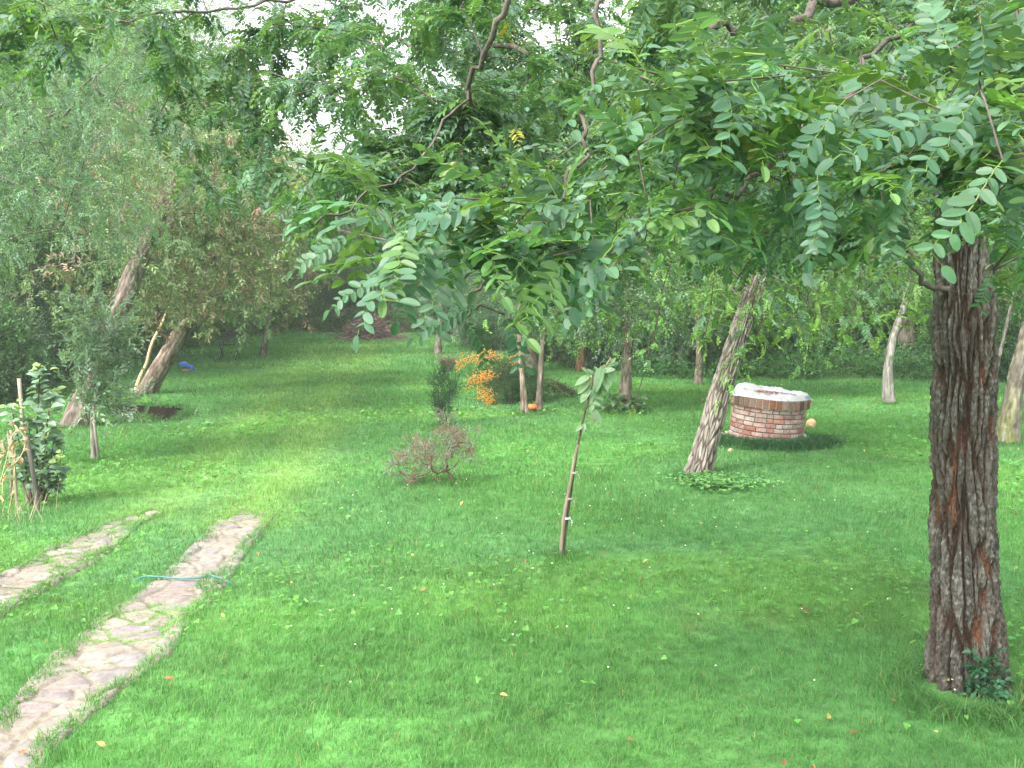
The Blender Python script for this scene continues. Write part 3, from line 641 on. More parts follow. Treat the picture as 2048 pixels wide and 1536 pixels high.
# ---- middle distance trees, each placed where its trunk meets the lawn
def up(base, px, py, dy=0.): return P(px, py, base[1]+dy)-base
def mid(px, py, tops, r0, blobs, label, nt_=170, nl=14, tmpl=T_oval, cols=GREEN1, wts=(2, 3, 2, 1), seed=1, size=1., name='tree', **kw):
    b = G(px, py); tr_ = [np.zeros(3)]+[up(b, x, y, .1*i) for i, (x, y) in enumerate(tops)]; n = len(tr_)
    return tree(name, label, b, tr_, list(np.linspace(r0*1.0, r0*.5, n)*np.array([1.35]+[1]*(n-1))), blobs, nt_, nl, tmpl, size, cols, list(wts), seed=seed, **kw)
RED = ((.16, .10, .075), (.08, .05, .035)); PALE = ((.19, .17, .15), (.10, .08, .07))
mid(1062, 742, [(1058, 690), (1053, 620), (1055, 500), (1060, 350)], .155, [(-.5, 0, 4.4, 2.4, 2.2, 2.2), (1.6, .5, 5.2, 2, 2, 1.8), (-1., .3, 6.5, 2, 2, 1.6), (-.9, -1., 2.1, 1.6, 1.2, .6), (1.6, -.5, 2., 1.3, 1., .5), (-2.6, 0, 2.2, 1.2, 1., .6)], 'thick grey trunked tree behind the orange berried bush', 230, 24, T_small, GREYG, (3, 3, 2, 1), 41, 1.15, spread=.28, extra=np.array(region(((820, 450), (1120, 450), (1110, 650), (900, 630)), 21, 24.5, 80, rb)))
mid(1159, 742, [(1163, 690), (1166, 620), (1175, 480), (1185, 300)], .095, [(.3, 0, 3.6, 1.9, 1.8, 1.5), (-.6, .5, 5.4, 1.8, 1.8, 1.5), (.6, -.4, 2., 1.3, 1., .5)], 'straight tree with reddish brown trunk behind the two slim stems', 130, 22, T_oval, GREEN1, (2, 3, 2, 1), 42, 1., bark=((.17, .085, .055), (.09, .045, .03)))
mid(1246, 825, [(1252, 760), (1256, 690), (1258, 600), (1262, 450), (1270, 250)], .105, [(0, 0, 3.0, 1.6, 1.4, 1.2), (-.9, -.3, 1.7, .9, .9, .45), (.7, .2, 1.6, .8, .7, .4), (-.2, 0, 1.9, .7, .7, .4), (.8, .4, 4.4, 1.6, 1.5, 1.3)], 'brown trunked tree with ivy at its foot left of the leaning trunk', 220, 14, T_oval, GREYG[:2]+GREEN1[:2], (3, 2, 3, 2), 43, .95, extra=np.array(region(((1090, 450), (1400, 450), (1390, 620), (1230, 690), (1100, 640)), 15, 18, 100, rb)))
mid(1396, 768, [(1398, 710), (1395, 640), (1390, 540), (1392, 400)], .07, [(0, 0, 2.9, 1.5, 1.5, 1.1), (-.6, -.3, 1.7, 1., .8, .5), (.8, -.5, 1.8, 1., .8, .5), (.7, .6, 4.6, 1.7, 1.5, 1.4)], 'thin straight trunked tree at the edge of the wood left of the well', 170, 18, T_small, GREEN1, (3, 3, 1, 1), 44)
mid(875, 708, [(877, 680), (880, 640), (885, 560), (890, 460)], .1, [(-.2, 0, 4.2, 2.2, 2, 1.9), (-1.2, .3, 5.8, 2, 2, 1.5), (1., 0, 2.8, 1.4, 1.2, .8)], 'short trunked tree with silvery green crown beyond the small dark shrub', 190, 24, T_small, GREYG, (2, 3, 2, 2), 45, 1.35)
mid(524, 712, [(532, 670), (540, 620), (545, 560), (552, 500)], .085, [(.2, 0, 2.6, 1.6, 1.3, 1.1), (-.5, -.5, 1.9, 1.1, 1, .6), (.3, 0, 3.8, 1.4, 1.3, 1)], 'small tree with tan and reddish drooping leaves right of the folding chair', 150, 9, T_droop, [[.17, .17, .07], [.2, .12, .08], [.11, .17, .05], [.24, .2, .12]], (3, 3, 2, 2), 46, 1.15, mat=M_leafdull, droop=.35)
mid(611, 662, [(611, 620), (610, 560), (612, 480), (615, 380)], .16, [(0, 0, 5, 3, 2.6, 2.6), (1.8, 0, 3.4, 1.8, 1.6, 1.1)], 'far grey trunk at the end of the lawn left of the brush pile', 160, 18, T_oval, [[.12, .22, .06], [.1, .2, .05], [.16, .26, .07]], (1, 1, 1), 47, 1.9)
# slim pair
for px, py, tp_, lb, sd_ in ((1050, 828, [(1046, 770), (1040, 700), (1038, 600), (1040, 480)], 'left one of two slim straight young trees with an orange pumpkin between them', 51), (1078, 822, [(1080, 770), (1084, 700), (1092, 640), (1110, 540)], 'right one of two slim young trees with an orange pumpkin between them', 52)):
    mid(px, py, tp_, .055, [(.1, 0, 2.9, 1., .9, .7), (-.3, .1, 3.9, 1.1, 1, .9)], lb, 75, 9, T_mid, BLUE, (2, 3, 2, .3), sd_, 1., bark=((.20, .17, .13), (.12, .09, .07)), nf=8)
# right hand trees
mid(1777, 808, [(1776, 740), (1785, 680), (1806, 620), (1812, 590)], .095, [(-1.5, .3, 2.6, 1.2, 1.3, .6), (-2.6, 1.5, 2., 1.2, 1., .6), (1., 1.5, 2.5, 1., 1., .5), (1.3, .4, 3.4, 1.4, 1.2, .9), (0, .8, 4.6, 2, 1.6, 1.3)], 'smooth grey forked tree standing on the lawn between the well and the big trunk', 150, 14, T_oval, GREEN1, (3, 3, 2, 2), 53, 1., bark=((.2, .19, .165), (.15, .135, .12)), nf=5, extra=np.array(region(((1560, 480), (1850, 480), (1850, 560), (1740, 600), (1600, 690)), 17.2, 19.5, 60, rb)))
mid(2012, 885, [(2025, 800), (2045, 700), (2072, 600), (2100, 480)], .135, [(.6, .2, 4, 1.8, 1.6, 1.2), (-.6, .4, 3.4, 1.1, 1.2, .8)], 'mossy leaning trunk seen just right of the big locust trunk', 150, 13, T_oval, GREEN1, (3, 3, 2, 1), 54, 1., bark=PALE, moss=.9)
mid(1985, 800, [(1993, 740), (2006, 680), (2022, 610), (2040, 520)], .04, [(.3, .2, 3.2, .9, .9, .7)], 'slender grey stem rising between the big locust trunk and the mossy trunk', 60, 10, T_oval, GREEN1, (3, 3, 2, 1), 55, 1., bark=PALE, nf=5)
# left hand trees
DRO = [[.19, .25, .12], [.24, .19, .13], [.16, .24, .11], [.31, .22, .16], [.10, .16, .07]]
b = G(150, 852); Y0 = b[1]
tree('tree', 'thick leaning brown trunk just behind the young grey leaved tree at the left', b, off([b, P(172, 790, Y0), P(200, 710, Y0), P(245, 600, Y0+.1), P(292, 490, Y0+.2), P(350, 360, Y0+.3), P(380, 250, Y0+.4)], b), [.24, .17, .155, .14, .125, .1, .07],
     [(1.2, .6, 3.4, 1.5, 1.6, 1.1), (2.2, .9, 3.6, 1.5, 1.5, 1.0), (1.8, 1., 2.5, 1.6, 1.3, .9), (.2, 1.5, 2.2, 1.5, 1., .8)], 300, 8, T_droop, 1., DRO, [5, 2, 5, 1, 3], seed=61, mat=M_leafdull, droop=.15, k=40, bark=((.20, .16, .14), (.11, .085, .07)), moss=0)
b = G(288, 788); Y0 = b[1]
tree('tree', 'leaning grey trunk with a pale pole against it and drooping brown tinged foliage', b, off([b, P(315, 745, Y0), P(345, 695, Y0), P(385, 620, Y0+.1), P(420, 530, Y0+.1), P(440, 400, Y0+.1)], b), [.19, .17, .155, .13, .11, .08],
     [(1.5, -.2, 2.9, 1.5, 1.3, .8), (2.0, -.4, 2.1, 1.2, 1., .75), (1.0, -.4, 1.9, .9, .9, .6), (1.2, .3, 4.0, 1.9, 1.6, .9), (.6, .4, 5.0, 1.6, 1.6, .8), (2.5, .5, 3.3, .9, 1, .8), (.1, .5, 3., 1., 1, .8)], 400, 8, T_droop, 1.1, DRO+[[.28, .2, .14]], [5, 2, 4, 1, 2, 1.5], seed=62, mat=M_leafdull, droop=.2, k=40)
mid(330, 728, [(345, 690), (365, 640), (385, 580), (400, 480)], .14, [(.5, 0, 4.6, 2.4, 2, 1.6), (1.5, 0, 3.2, 1.6, 1.4, 1.)], 'dark trunk standing just behind the leaning grey trunk at the left', 180, 10, T_droop, DRO, (3, 2, 3, 2, 2), 63, 1.2, mat=M_leafdull, droop=.35)
LOCF = [[.16, .265, .17], [.19, .30, .2], [.13, .23, .14], [.2, .31, .15]]
tree('feathery_tree', 'fine leaved pale green tree whose crown hangs in from the left edge', (-7.4, 10.6, 0), [(0, 0, 0), (.2, 0, 1.6), (.5, 0, 3.2), (.9, 0, 4.6), (1.2, 0, 5.5)], [.2, .15, .13, .1, .07],
     [(2.1, .3, 4.1, 1.7, 1.5, 1.), (3.4, .4, 3.7, 1., 1.2, .7), (2.2, .2, 3.1, 1.2, 1.3, .7), (3.4, .2, 4.6, 1., 1., .7), (1.2, .2, 2.6, 1.1, 1., .5), (3.1, .2, 2.9, .7, .8, .45)], 420, 9, T_fine, .95, LOCF, [3, 3, 2, 1], seed=66, spread=.16, droop=.35, k=20)
mid(43, 742, [(48, 680), (58, 600), (62, 500), (70, 330)], .17, [(.6, -2.5, 5.4, 2.8, 2.4, 1.9), (1.6, -4, 4.2, 1.8, 1.8, 1.2), (-1., -3, 4., 2, 1.8, 1.3), (.4, -3.5, 7.2, 2.8, 2.2, 1.6), (-.4, -4, 2.9, 1.4, 1.3, .8)], 'tall feathery leaved tree filling the upper left corner', 620, 11, T_fine, LOCF, (3, 3, 2, 1), 64, 1.5, spread=.3, name='feathery_tree')
mid(100, 716, [(104, 660), (112, 580), (120, 480)], .12, [(0, -1, 6.8, 2.8, 2.2, 2.2), (1.5, 0, 8.5, 2.5, 2, 1.8), (1., -.5, 4.5, 1.8, 1.5, 1.2)], 'second dark trunk at the left edge behind the hedge', 260, 18, T_fine, LOCF, (3, 3, 3, 1), 65, 1.9)
# ---- young grey green tree with its stake
b = G(187, 920); Y0 = b[1]
yt = tree('young_tree', 'young grey green leaved tree on a thin forked stem beside the dug pit', b, off([b, P(186, 880, Y0), P(184, 800, Y0), P(192, 720, Y0), P(200, 650, Y0)], b), [.035, .028, .026, .02, .012],
     [(.12, 0, 1.25, .36, .34, .38), (-.05, 0, 1.7, .22, .22, .35), (.1, 0, .75, .2, .2, .22), (.42, -.05, .75, .18, .18, .22), (.3, 0, 1.55, .2, .2, .3)], 170, 4, T_olive, .95, [[.17, .25, .19], [.22, .31, .24], [.12, .2, .12], [.26, .35, .28]], [3, 3, 2, 2], seed=71, bark=((.25, .22, .19), (.2, .17, .14)), spread=.09, droop=-.3, tipr=.003, seg=.12, k=12, nf=4)
v, f = tube([P(198, 922, Y0-.06), P(190, 860, Y0-.06), P(186, 800, Y0-.04)], [.02, .018, .016], 8)
MB().add(v, f, (.25, .21, .18)).build('stem', M_bark, yt, smooth=True)
# ---- backdrop: trees beyond the lawn; four kinds, copied
protos = []
for i, (cols, tm, sz) in enumerate((([[.07, .15, .045], [.10, .20, .06], [.14, .26, .07]], T_far, 1.), ([[.12, .19, .10], [.15, .24, .13], [.18, .27, .15]], T_far, .9), ([[.13, .25, .06], [.18, .31, .08], [.10, .20, .05]], T_far, .9), ([[.07, .14, .05], [.05, .11, .04], [.14, .19, .06]], T_far, 1.1))):
    protos.append(tree('woodland_tree', ('',)[0], (0, 200, 0), [(0, 0, 0), (.1, 0, 2), (.25, .1, 4.5), (.2, 0, 7), (.1, 0, 9)], [.24, .18, .15, .1, .05],
        [(0, 0, 5.5, 2.8, 2.6, 2.6), (1.6, .3, 7.5, 2, 2, 2), (-1.5, 0, 7.8, 2.2, 2, 2), (.2, .2, 9.6, 1.9, 1.9, 1.6), (-1., -.4, 3.2, 1.7, 1.6, 1.1), (1.3, -.2, 3.4, 1.5, 1.6, 1.1)], 240, 16, tm, sz, cols, [2, 3, 2], seed=80+i, spread=.42, k=12, per=.12, cat='tree'))
rw = np.random.default_rng(77)
spots = []
for x in np.arange(-24, 26, 3.1): spots.append((x+rw.uniform(-.9, .9), 45.5+rw.uniform(-1.5, 2), rw.uniform(.8, 1.0)))          # end of the lawn
for x in np.arange(-30, 34, 3.6): spots.append((x+rw.uniform(-1, 1), 54+rw.uniform(-2, 2), rw.uniform(.95, 1.15)))
side = [(4.6, 27, .75), (7.0, 26, .9), (9.6, 24.5, .95), (12.3, 22, .95), (3.6, 32, .9), (6.2, 33, 1.05), (9.4, 31, 1.1), (13, 29, 1.1), (16.5, 26, 1.1), (11.5, 36, 1.15), (16, 35, 1.2), (20, 31, 1.2), (3.8, 39, .95), (8, 40, 1.1),
        (-12.5, 26, .95), (-13.5, 23, 1.), (-12.4, 30.5, 1.), (-13, 33, 1.1), (-17, 28, 1.1), (-11.5, 38, 1.1), (-16.5, 38, 1.15), (-11.9, 34.5, .9), (-20, 33, 1.2), (-13, 18.5, .9), (-17, 22, 1.)]
def place(u): return 'in the far left part' if u < 250 else 'left of the brush pile' if u < 700 else 'above the brush pile' if u < 900 else 'behind the berried bush' if u < 1130 else 'above the ivy trunk' if u < 1330 else 'behind the leaning trunk' if u < 1600 else 'above the forked tree' if u < 1850 else 'towards the right edge'
kindn = ['dark green', 'grey green', 'bright green', 'shadowy dark']
used = [0]*4; used_lab = []
for i, (x, y, s_) in enumerate(spots+side):
    k = int(rw.integers(0, 4)); zone = 'beyond the lawn' if i < len(spots) else ('in right wood' if x > 0 else 'in left thicket')
    # the gap of open sky above the mown strip
    pxs = 1024+2010*x/y
    if 250 < pxs < 760 and y > 40: s_ *= .68
    elif 760 <= pxs < 1040 and y > 40: s_ *= .85
    lab = ('%s %s tree %s, %s' % (('tall' if s_ > 1 else 'lower'), kindn[k], zone, place(pxs))); grp = '%s trees %s' % (kindn[k], zone.replace('in ', 'in the ')); z = float(gz(x, y))-.05
    if not used[k]: 
        t = protos[k]; t.location = (x, y, z); t.rotation_euler = (0, 0, rw.uniform(0, 6)); t.scale = (s_,)*3; t['label'] = lab; t['group'] = grp; used[k] = 1
    else: copy_tree(protos[k], (x, y, z), rw.uniform(0, 6), s_, lab, grp)
byl = {}
for o in S.objects:
    if o.parent is None and o.get('group') and o.name.startswith('woodland_tree'): byl.setdefault(o['label'], []).append(o)
for k, l in byl.items():
    l.sort(key=lambda o: o.location.x/o.location.y)
    if len(l) == 2:
        for o, w_ in zip(l, ('left', 'right')): o['label'] = w_+' one, '+k
    elif len(l) == 3:
        for o, w_ in zip(l, ('leftmost', 'middle', 'rightmost')): o['label'] = w_+' one, '+k
# ---- shrubs
def shrub(name, label, base, blobs, nt_, nl, tmpl, size, cols, wts, seed, cat='shrub', stems=5, tipr=.004, spread=.1, droop=0., mat=None, bark=(.09, .07, .05), seg=.15, group=None, hole=0., trunkh=.12):
    rng = np.random.default_rng(seed); base = np.asarray(base, float); t = thing(name, label, cat, base, group)
    roots = []
    for i in range(stems):
        a = i*2.4; roots.append(np.array([base+np.array([math.cos(a)*.04, math.sin(a)*.04, -.04]), base+np.array([math.cos(a)*.07, math.sin(a)*.07, trunkh])]))
    tg_ = ellips(rng, [tuple(np.array(b[:3])+base)+tuple(b[3:]) for b in blobs], nt_, hole, seed, 2.); tg_[:, 2] = np.maximum(tg_[:, 2], base[2]+.04)
    pos, par, r_, tips, nr = grow(roots, tg_, rng, seg, tipr, sag=.04)
    mb = MB(); branch_mesh(mb, pos, par, r_, nr, bark); mb.build('stems', M_bark, t, smooth=True)
    mb = MB(); leafcloud(mb, pos[tips], tips_dirs(pos, par, tips), nl, tmpl, size, cols, wts, rng, spread, droop); mb.build('foliage', mat or M_leaf, t)
    return t, pos, par, tips, rng
# orange berried firethorn
b = G(1020, 806)
fs, pos, par, tips, rng = shrub('firethorn', 'wide dark bush hung with clusters of orange berries', b, [(.1, .2, .32, .55, .5, .36), (-.25, 0, .5, .4, .35, .3), (.05, .1, .62, .4, .3, .22), (.45, .1, .25, .4, .4, .25)], 260, 9, T_small, .7, DARK+[[.06, .12, .05]], [3, 3, 2, 2], 91, spread=.07)
# berry-laden arching shoots on its left side
mb = MB(); mbs = MB()
for ps in ([(1000, 760), (975, 720), (945, 715), (925, 722), (918, 735)], [(1005, 750), (1000, 715), (975, 705), (960, 718)], [(1010, 745), (1025, 715), (1035, 708), (1030, 725)], [(990, 790), (965, 765), (945, 757), (938, 775)], [(990, 785), (975, 755), (962, 750), (958, 770)],
           [(1000, 800), (980, 785), (968, 785), (960, 798)], [(1000, 800), (985, 795), (978, 800), (980, 806)], [(1000, 770), (985, 752), (975, 748), (970, 760)], [(1000, 730), (985, 715), (965, 712), (950, 720)]):
    q = spline([P(x, y, b[1]-.3) for x, y in ps], 6); v, f = tube(q, np.linspace(.008, .004, len(q)), 4); mbs.add(v, f, (.1, .08, .05))
    for p in q[int(len(q)*.35):]:
        for _ in range(8):
            c = p+rng.normal(0, .05, 3); v, f = blob(c, .0105, 3, 6, 4, .05); mb.add(v, f, np.array([.62, .27, .035])*rng.uniform(.75, 1.1))
sb = mbs.build('arching_shoots', M_bark, fs, smooth=True); mb.build('berries', M_plastic, sb, smooth=True)
# small dark upright shrub
b = G(884, 852)
shrub('dark_shrub', 'small dark upright evergreen shrub with spiky shoots on the lawn', b, [(0, 0, .2, .1, .1, .18), (-.07, 0, .5, .07, .07, .3), (.12, 0, .5, .1, .08, .2), (0, 0, .75, .07, .07, .2), (.2, 0, .6, .05, .05, .15), (-.12, 0, .72, .04, .04, .12)], 120, 5, T_upright, .5, [[.03, .075, .04], [.04, .09, .05], [.025, .06, .03]], [1, 1, 1], 92, stems=3, spread=.03, droop=-.4, seg=.08, tipr=.003)
# reddish cotoneaster with long low shoots
b = G(912, 968)
shrub('red_shrub', 'low spreading shrub with small reddish purple leaves, nearest shrub on the open lawn', b, [(-.05, 0, .52, .24, .2, .12), (-.28, 0, .36, .26, .22, .11), (-.55, -.1, .24, .2, .15, .1), (-.38, 0, .1, .2, .15, .06), (.06, 0, .4, .18, .14, .14), (-.2, 0, .2, .2, .15, .1), (.24, 0, .56, .14, .06, .03), (.2, 0, .36, .05, .05, .14), (-.12, .1, .7, .1, .08, .08), (-.42, 0, .46, .18, .06, .05), (-.6, 0, .32, .12, .08, .05), (-.72, -.05, .2, .12, .1, .07), (-.5, 0, .08, .2, .12, .05)],
      250, 5, T_upright, .34, [[.24, .14, .15], [.2, .22, .19], [.27, .32, .27], [.26, .09, .09], [.11, .15, .09]], [4, 3, 2, 2, 1], 93, stems=2, spread=.022, seg=.07, tipr=.0022, bark=(.13, .07, .06), mat=M_leafdull, trunkh=.08)
# dry grass tuft
b = G(897, 742); mb = MB(); n = 260; a = R.uniform(0, 6.28, n); rr_ = R.uniform(0, .08, n)
for i in range(n):
    q = b+np.array([math.cos(a[i])*rr_[i], math.sin(a[i])*rr_[i], 0]); e_ = q+np.array([math.cos(a[i])*R.uniform(.03, .28), math.sin(a[i])*R.uniform(.03, .28), R.uniform(.2, .42)])
    v, f = tube([q, (q+e_)/2+[0, 0, .06], e_], [.005, .004, .002], 3, cap=False); mb.add(v, f, np.array([.22, .19, .12])*R.uniform(.6, 1.2))
t = thing('dry_tuft', 'tuft of dry brown grass between the dark shrub and the berried bush', 'plant', b); mb.build('blades', M_dry, t)
# cut conifer-like branches lying behind the slim pair
b = G(1100, 795); t = thing('cut_branches', 'heap of cut dark branches lying right of the berried bush', 'branches', b)
for i in range(16):
    mb = MB(); s0 = b+np.array([R.uniform(-.3, .1), R.uniform(-.2, .3), R.uniform(.02, .3)]); e_ = b+np.array([R.uniform(.1, .5), R.uniform(-.3, .3), R.uniform(.0, .14)])
    q = spline([s0, (s0+e_)/2+np.array([0, 0, R.uniform(.05, .16)]), e_], 6); v, f = tube(q, np.linspace(.012, .004, len(q)), 5); mb.add(v, f, (.07, .05, .035))
    for k in range(3, len(q)):
        for _ in range(3):
            v, f = tube([q[k], q[k]+R.normal(0, .06, 3)+[.05, 0, 0]], [.005, .002], 3, cap=False); mb.add(v, f, (.06, .05, .035))
    mb.build('cut_branch', M_bark, t, smooth=True)
# small plant by the big trunk
b = G(1945, 1385)-np.array([0, .08, 0]); b[2] = gz(b[0], b[1])
shrub('trunk_seedling', 'little broad leaved dark green seedling growing against the foot of the big locust trunk', b, [(0, 0, .09, .1, .06, .08), (.02, 0, .17, .05, .05, .05), (.1, 0, .06, .06, .05, .04)], 20, 3, T_big, .42, [[.03, .1, .045], [.04, .12, .06]], [1, 1], 94, stems=3, spread=.02, seg=.05, tipr=.0015, cat='plant')
# leafy weeds round the leaning trunk
b = G(1420, 975); n = 900; mb = MB(); x = b[0]+R.normal(0, .22, n)+.08; y = b[1]+R.normal(0, .2, n)
scatter(mb, T_clov, np.stack([x, y, gz(x, y)+R.uniform(.03, .1, n)], 1), np.stack([R.normal(0, 1, n), R.normal(0, 1, n), R.normal(0, .3, n)], 1), R.uniform(.9, 1.7, n), pal(n, [[.12, .28, .09], [.16, .32, .11], [.08, .2, .07]], [3, 2, 2]))
tag(mb.build('ground_cover', M_leaf), 'patch of leafy weeds round the foot of the leaning trunk', kind='stuff')
# ---- undergrowth
wood_sh = [([[.05, .11, .04], [.065, .14, .05], [.08, .18, .055]], 101), ([[.09, .15, .09], [.12, .19, .12], [.15, .22, .14]], 102), ([[.14, .25, .06], [.2, .34, .08], [.1, .2, .05]], 103)]
sp_ = []
for cols, sd_ in wood_sh:
    sp_.append(shrub('woodland_shrub', 'x', (0, 220+sd_, 0), [(0, 0, .9, 1.1, .9, .9), (.7, 0, .6, .8, .8, .6), (-.7, .1, 1.1, .8, .7, .8)], 230, 22, T_oval, 1.35, cols, [1, 2, 1], sd_, spread=.2, seg=.3, tipr=.006)[0])
def kx(px, py): p = G(px, py); return p[0], p[1]
ush = [(690, 655, 1.0, 0, 'dark rounded bush behind the brush pile'), (640, 655, .7, 2, 'bright green low bush left of the dark rounded bush at the end of the lawn'), (960, 690, .8, 1, 'grey green bush at the lawn edge behind the berried bush'), (1010, 700, .9, 0, 'dark bush behind the thick grey trunk'), (900, 668, 1., 0, 'dark bush at the lawn end right of the brush pile'),
       (1120, 720, .9, 0, 'dark bush left of the reddish trunk'), (1210, 735, .9, 1, 'grey green bush between the reddish trunk and the ivy trunk'), (1290, 738, .9, 0, 'dark low bush right of the ivy trunk'), (1345, 745, .9, 1, 'grey green bush left of the thin straight trunk'), (1450, 740, .9, 0, 'dark bush just right of the thin straight trunk'),
       (1530, 735, 1., 0, 'dark bush behind the leaning trunk'), (1620, 730, 1.1, 2, 'bright green bush in the wood above the well'), (1700, 730, 1.1, 0, 'dark bush left of the smooth forked tree'), (1850, 735, 1.1, 2, 'bright green bush just left of the big locust trunk'), (1930, 740, 1.1, 0, 'dark bush behind the big locust trunk'), (2030, 760, 1., 0, 'dark bush at the right edge of the lawn'),
       (0, 790, .75, 1, 'blue green bush at the left edge behind the tall quince'), (40, 765, .8, 0, 'dark bush below the feathery tree'), (95, 740, .9, 0, 'dark bush below the second dark trunk'), (160, 715, 1., 1, 'grey green bush behind the foremost leaning trunk'), (230, 700, 1., 0, 'dark bush between the two left leaning trunks'), (300, 690, 1., 2, 'bright bush far behind the leaning pole'), (-70, 800, 1., 0, 'dark bush outside the left edge'),
       (400, 672, .8, 0, 'dark bush behind the folding chair'), (480, 662, 1., 2, 'bright bush behind the small tan leaved tree'), (560, 658, .9, 2, 'bright bush at the far left end of the lawn')]
us = [0, 0, 0]
for px, py, s_, k, lb in ush:
    x, y = kx(px, py); z = float(gz(x, y)); k_ = sp_[k]
    if not us[k]: k_.location = (x, y, z); k_.scale = (s_,)*3; k_.rotation_euler = (0, 0, rw.uniform(0, 6)); k_['label'] = lb; us[k] = 1
    else: copy_tree(k_, (x, y, z), rw.uniform(0, 6), s_, lb)
# thicket of low leaves under the wood: nobody could count it
mb = MB(); n = 30000; x = rw.uniform(2.6, 22, n); y = 21+rw.random(n)**1.4*17; k = (y > 21.6+.1*(7-x)+.5*fbm(x*.8, 0*x, 0, 7)); x, y = x[k], y[k]; n = len(x)
z = gz(x, y)+rw.uniform(.0, .38, n)*(.6+.6*fbm(x*.7, y*.7, 0, 8)+.4)
scatter(mb, T_oval, np.stack([x, y, z], 1), np.stack([rw.normal(0, 1, n), rw.normal(0, 1, n), rw.uniform(0, 1, n)], 1), rw.uniform(.9, 1.5, n), pal(n, [[.045, .12, .045], [.065, .17, .06], [.10, .22, .07]], [3, 3, 1], rw))
tag(mb.build('ivy_bank', M_leaf), 'dark green ground cover on the bank under the wood', kind='stuff')
mb = MB(); n = 26000; x = rw.uniform(-30, 30, n); y = 41.5+rw.random(n)*5+fbm(x*.3, 0*x, 0, 9); z = gz(x, y)+rw.random(n)**1.5*1.0
x2 = -10.2-rw.random(n//2)**1.3*12; y2 = rw.uniform(15, 42, n//2); z2 = gz(x2, y2)+rw.random(n//2)**1.5*.9; k = x2 < -10.+.5*fbm(y2, y2*0, 0, 6)
x = np.concatenate([x, x2[k]]); y = np.concatenate([y, y2[k]]); z = np.concatenate([z, z2[k]]); n = len(x)
scatter(mb, T_far, np.stack([x, y, z], 1), np.stack([rw.normal(0, 1, n), rw.normal(0, 1, n), rw.uniform(0, 1, n)], 1), rw.uniform(.6, 1., n), pal(n, [[.07, .14, .05], [.11, .20, .06], [.18, .28, .09], [.16, .17, .09]], [3, 3, 1, 2], rw))
tag(mb.build('undergrowth', M_leaf), 'tangled low undergrowth beyond the lawn', kind='stuff')
# far wood reading as one mass
mb = MB(); n = 30000; a = rw.uniform(-1.25, 1.25, n); r_ = rw.uniform(62, 72, n); x = np.sin(a)*r_; y = np.cos(a)*r_; hmax = 13+3*fbm(x*.08, y*.08, 0, 5)
pxs = 1024+2010*x/y; hmax = np.where((pxs > 230) & (pxs < 1000), hmax*.6, hmax+1.5)
z = rw.random(n)*hmax
scatter(mb, T_far, np.stack([x, y, z], 1), rw.normal(0, 1, (n, 3)), rw.uniform(2., 3.4, n), pal(n, [[.09, .16, .07], [.13, .22, .08], [.16, .26, .11]], [3, 3, 2], rw))
tag(mb.build('far_wood', M_leaf), 'far mass of trees closing the view behind the garden', kind='stuff')
# ================================================================== THE WELL
wc = G(1531, 885); wc = wc+np.array([.05, .2, 0]); wc[2] = gz(wc[0], wc[1])
well = thing('brick_well', 'round brick well with a rim of upright bricks standing on the lawn', 'well', wc)
tilt = Matrix.Rotation(math.radians(3.6), 3, 'Y') @ Matrix.Rotation(math.radians(1.5), 3, 'X'); TM = np.array(tilt)
def wx(V): return np.asarray(V)@TM.T+wc
def arcbrick(r0, r1, a0, a1, z0, z1, rng, n=4, j=.004):
    a = np.linspace(a0, a1, n); V = []
    e_ = rng.uniform(-j, j, 4); bz = (z1-z0)*.1; 
    prof = [(r0, z0), (r1-.006, z0), (r1, z0+bz), (r1, z1-bz), (r1-.006, z1), (r0, z1)]
    for i, q in enumerate(a):
        s_ = .994 if i in (0, n-1) else 1
        for (r_, z) in prof: V.append([math.cos(q)*((r_-r0)*s_+r0+e_[0]), math.sin(q)*((r_-r0)*s_+r0+e_[0]), z+e_[1]*.4+e_[2]*.3*(i/n-.5)])
    k = 6; F = [[i*k+p, i*k+(p+1) % k, (i+1)*k+(p+1) % k, (i+1)*k+p] for i in range(n-1) for p in range(k)]
    return np.array(V), [np.array(F), np.array([list(range(k))[::-1]]), np.array([[(n-1)*k+p for p in range(k)]])]
rk = np.random.default_rng(8); mb = MB(); RB = .49; CH = .0634
bc = [[.30, .165, .14], [.33, .21, .18], [.36, .25, .215], [.28, .13, .10], [.34, .27, .23], [.38, .31, .27], [.27, .18, .155], [.32, .13, .09]]
for c in range(8):
    a = rk.uniform(0, .2); end = a+2*math.pi
    while a < end-.1:
        w = rk.choice([.15, .165, .14, .085, .155])/RB; 
        if end-(a+w) < .08: w = end-a-.012
        v, f = arcbrick(.42, RB+(.004*(c % 2)), a+.012, a+w-.012, c*CH-.02+.006, (c+1)*CH-.02-.006, rk)
        base = np.array(bc[rk.integers(0, 8)])*rk.uniform(.8, 1.15); wh = sst(-.1, .6, fbm(v[:, 0]*14, v[:, 1]*14, v[:, 2]*14, 4))[:, None]*.6
        mb.add(wx(v), f, np.clip(base+(np.array([.42, .37, .33])-base)*wh, 0, 1)); a += w
wall = mb.build('wall', M_brick, well)
H1 = 8*CH-.02
def ring(r0, r1, z0, z1, k=64):
    a = np.arange(k)*2*math.pi/k; V = np.concatenate([np.stack([np.cos(a)*r_, np.sin(a)*r_, 0*a+z], 1) for r_, z in ((r0, z0), (r1, z0), (r1, z1), (r0, z1))])
    F = [[p*k+i, p*k+(i+1) % k, ((p+1) % 4)*k+(i+1) % k, ((p+1) % 4)*k+i] for p in range(4) for i in range(k)]; return V, np.array(F)
v, f = ring(.40, RB-.012, -.08, H1-.002); MB().add(wx(v), f, (.12, .10, .09)).build('mortar', M_stone, wall, smooth=False)
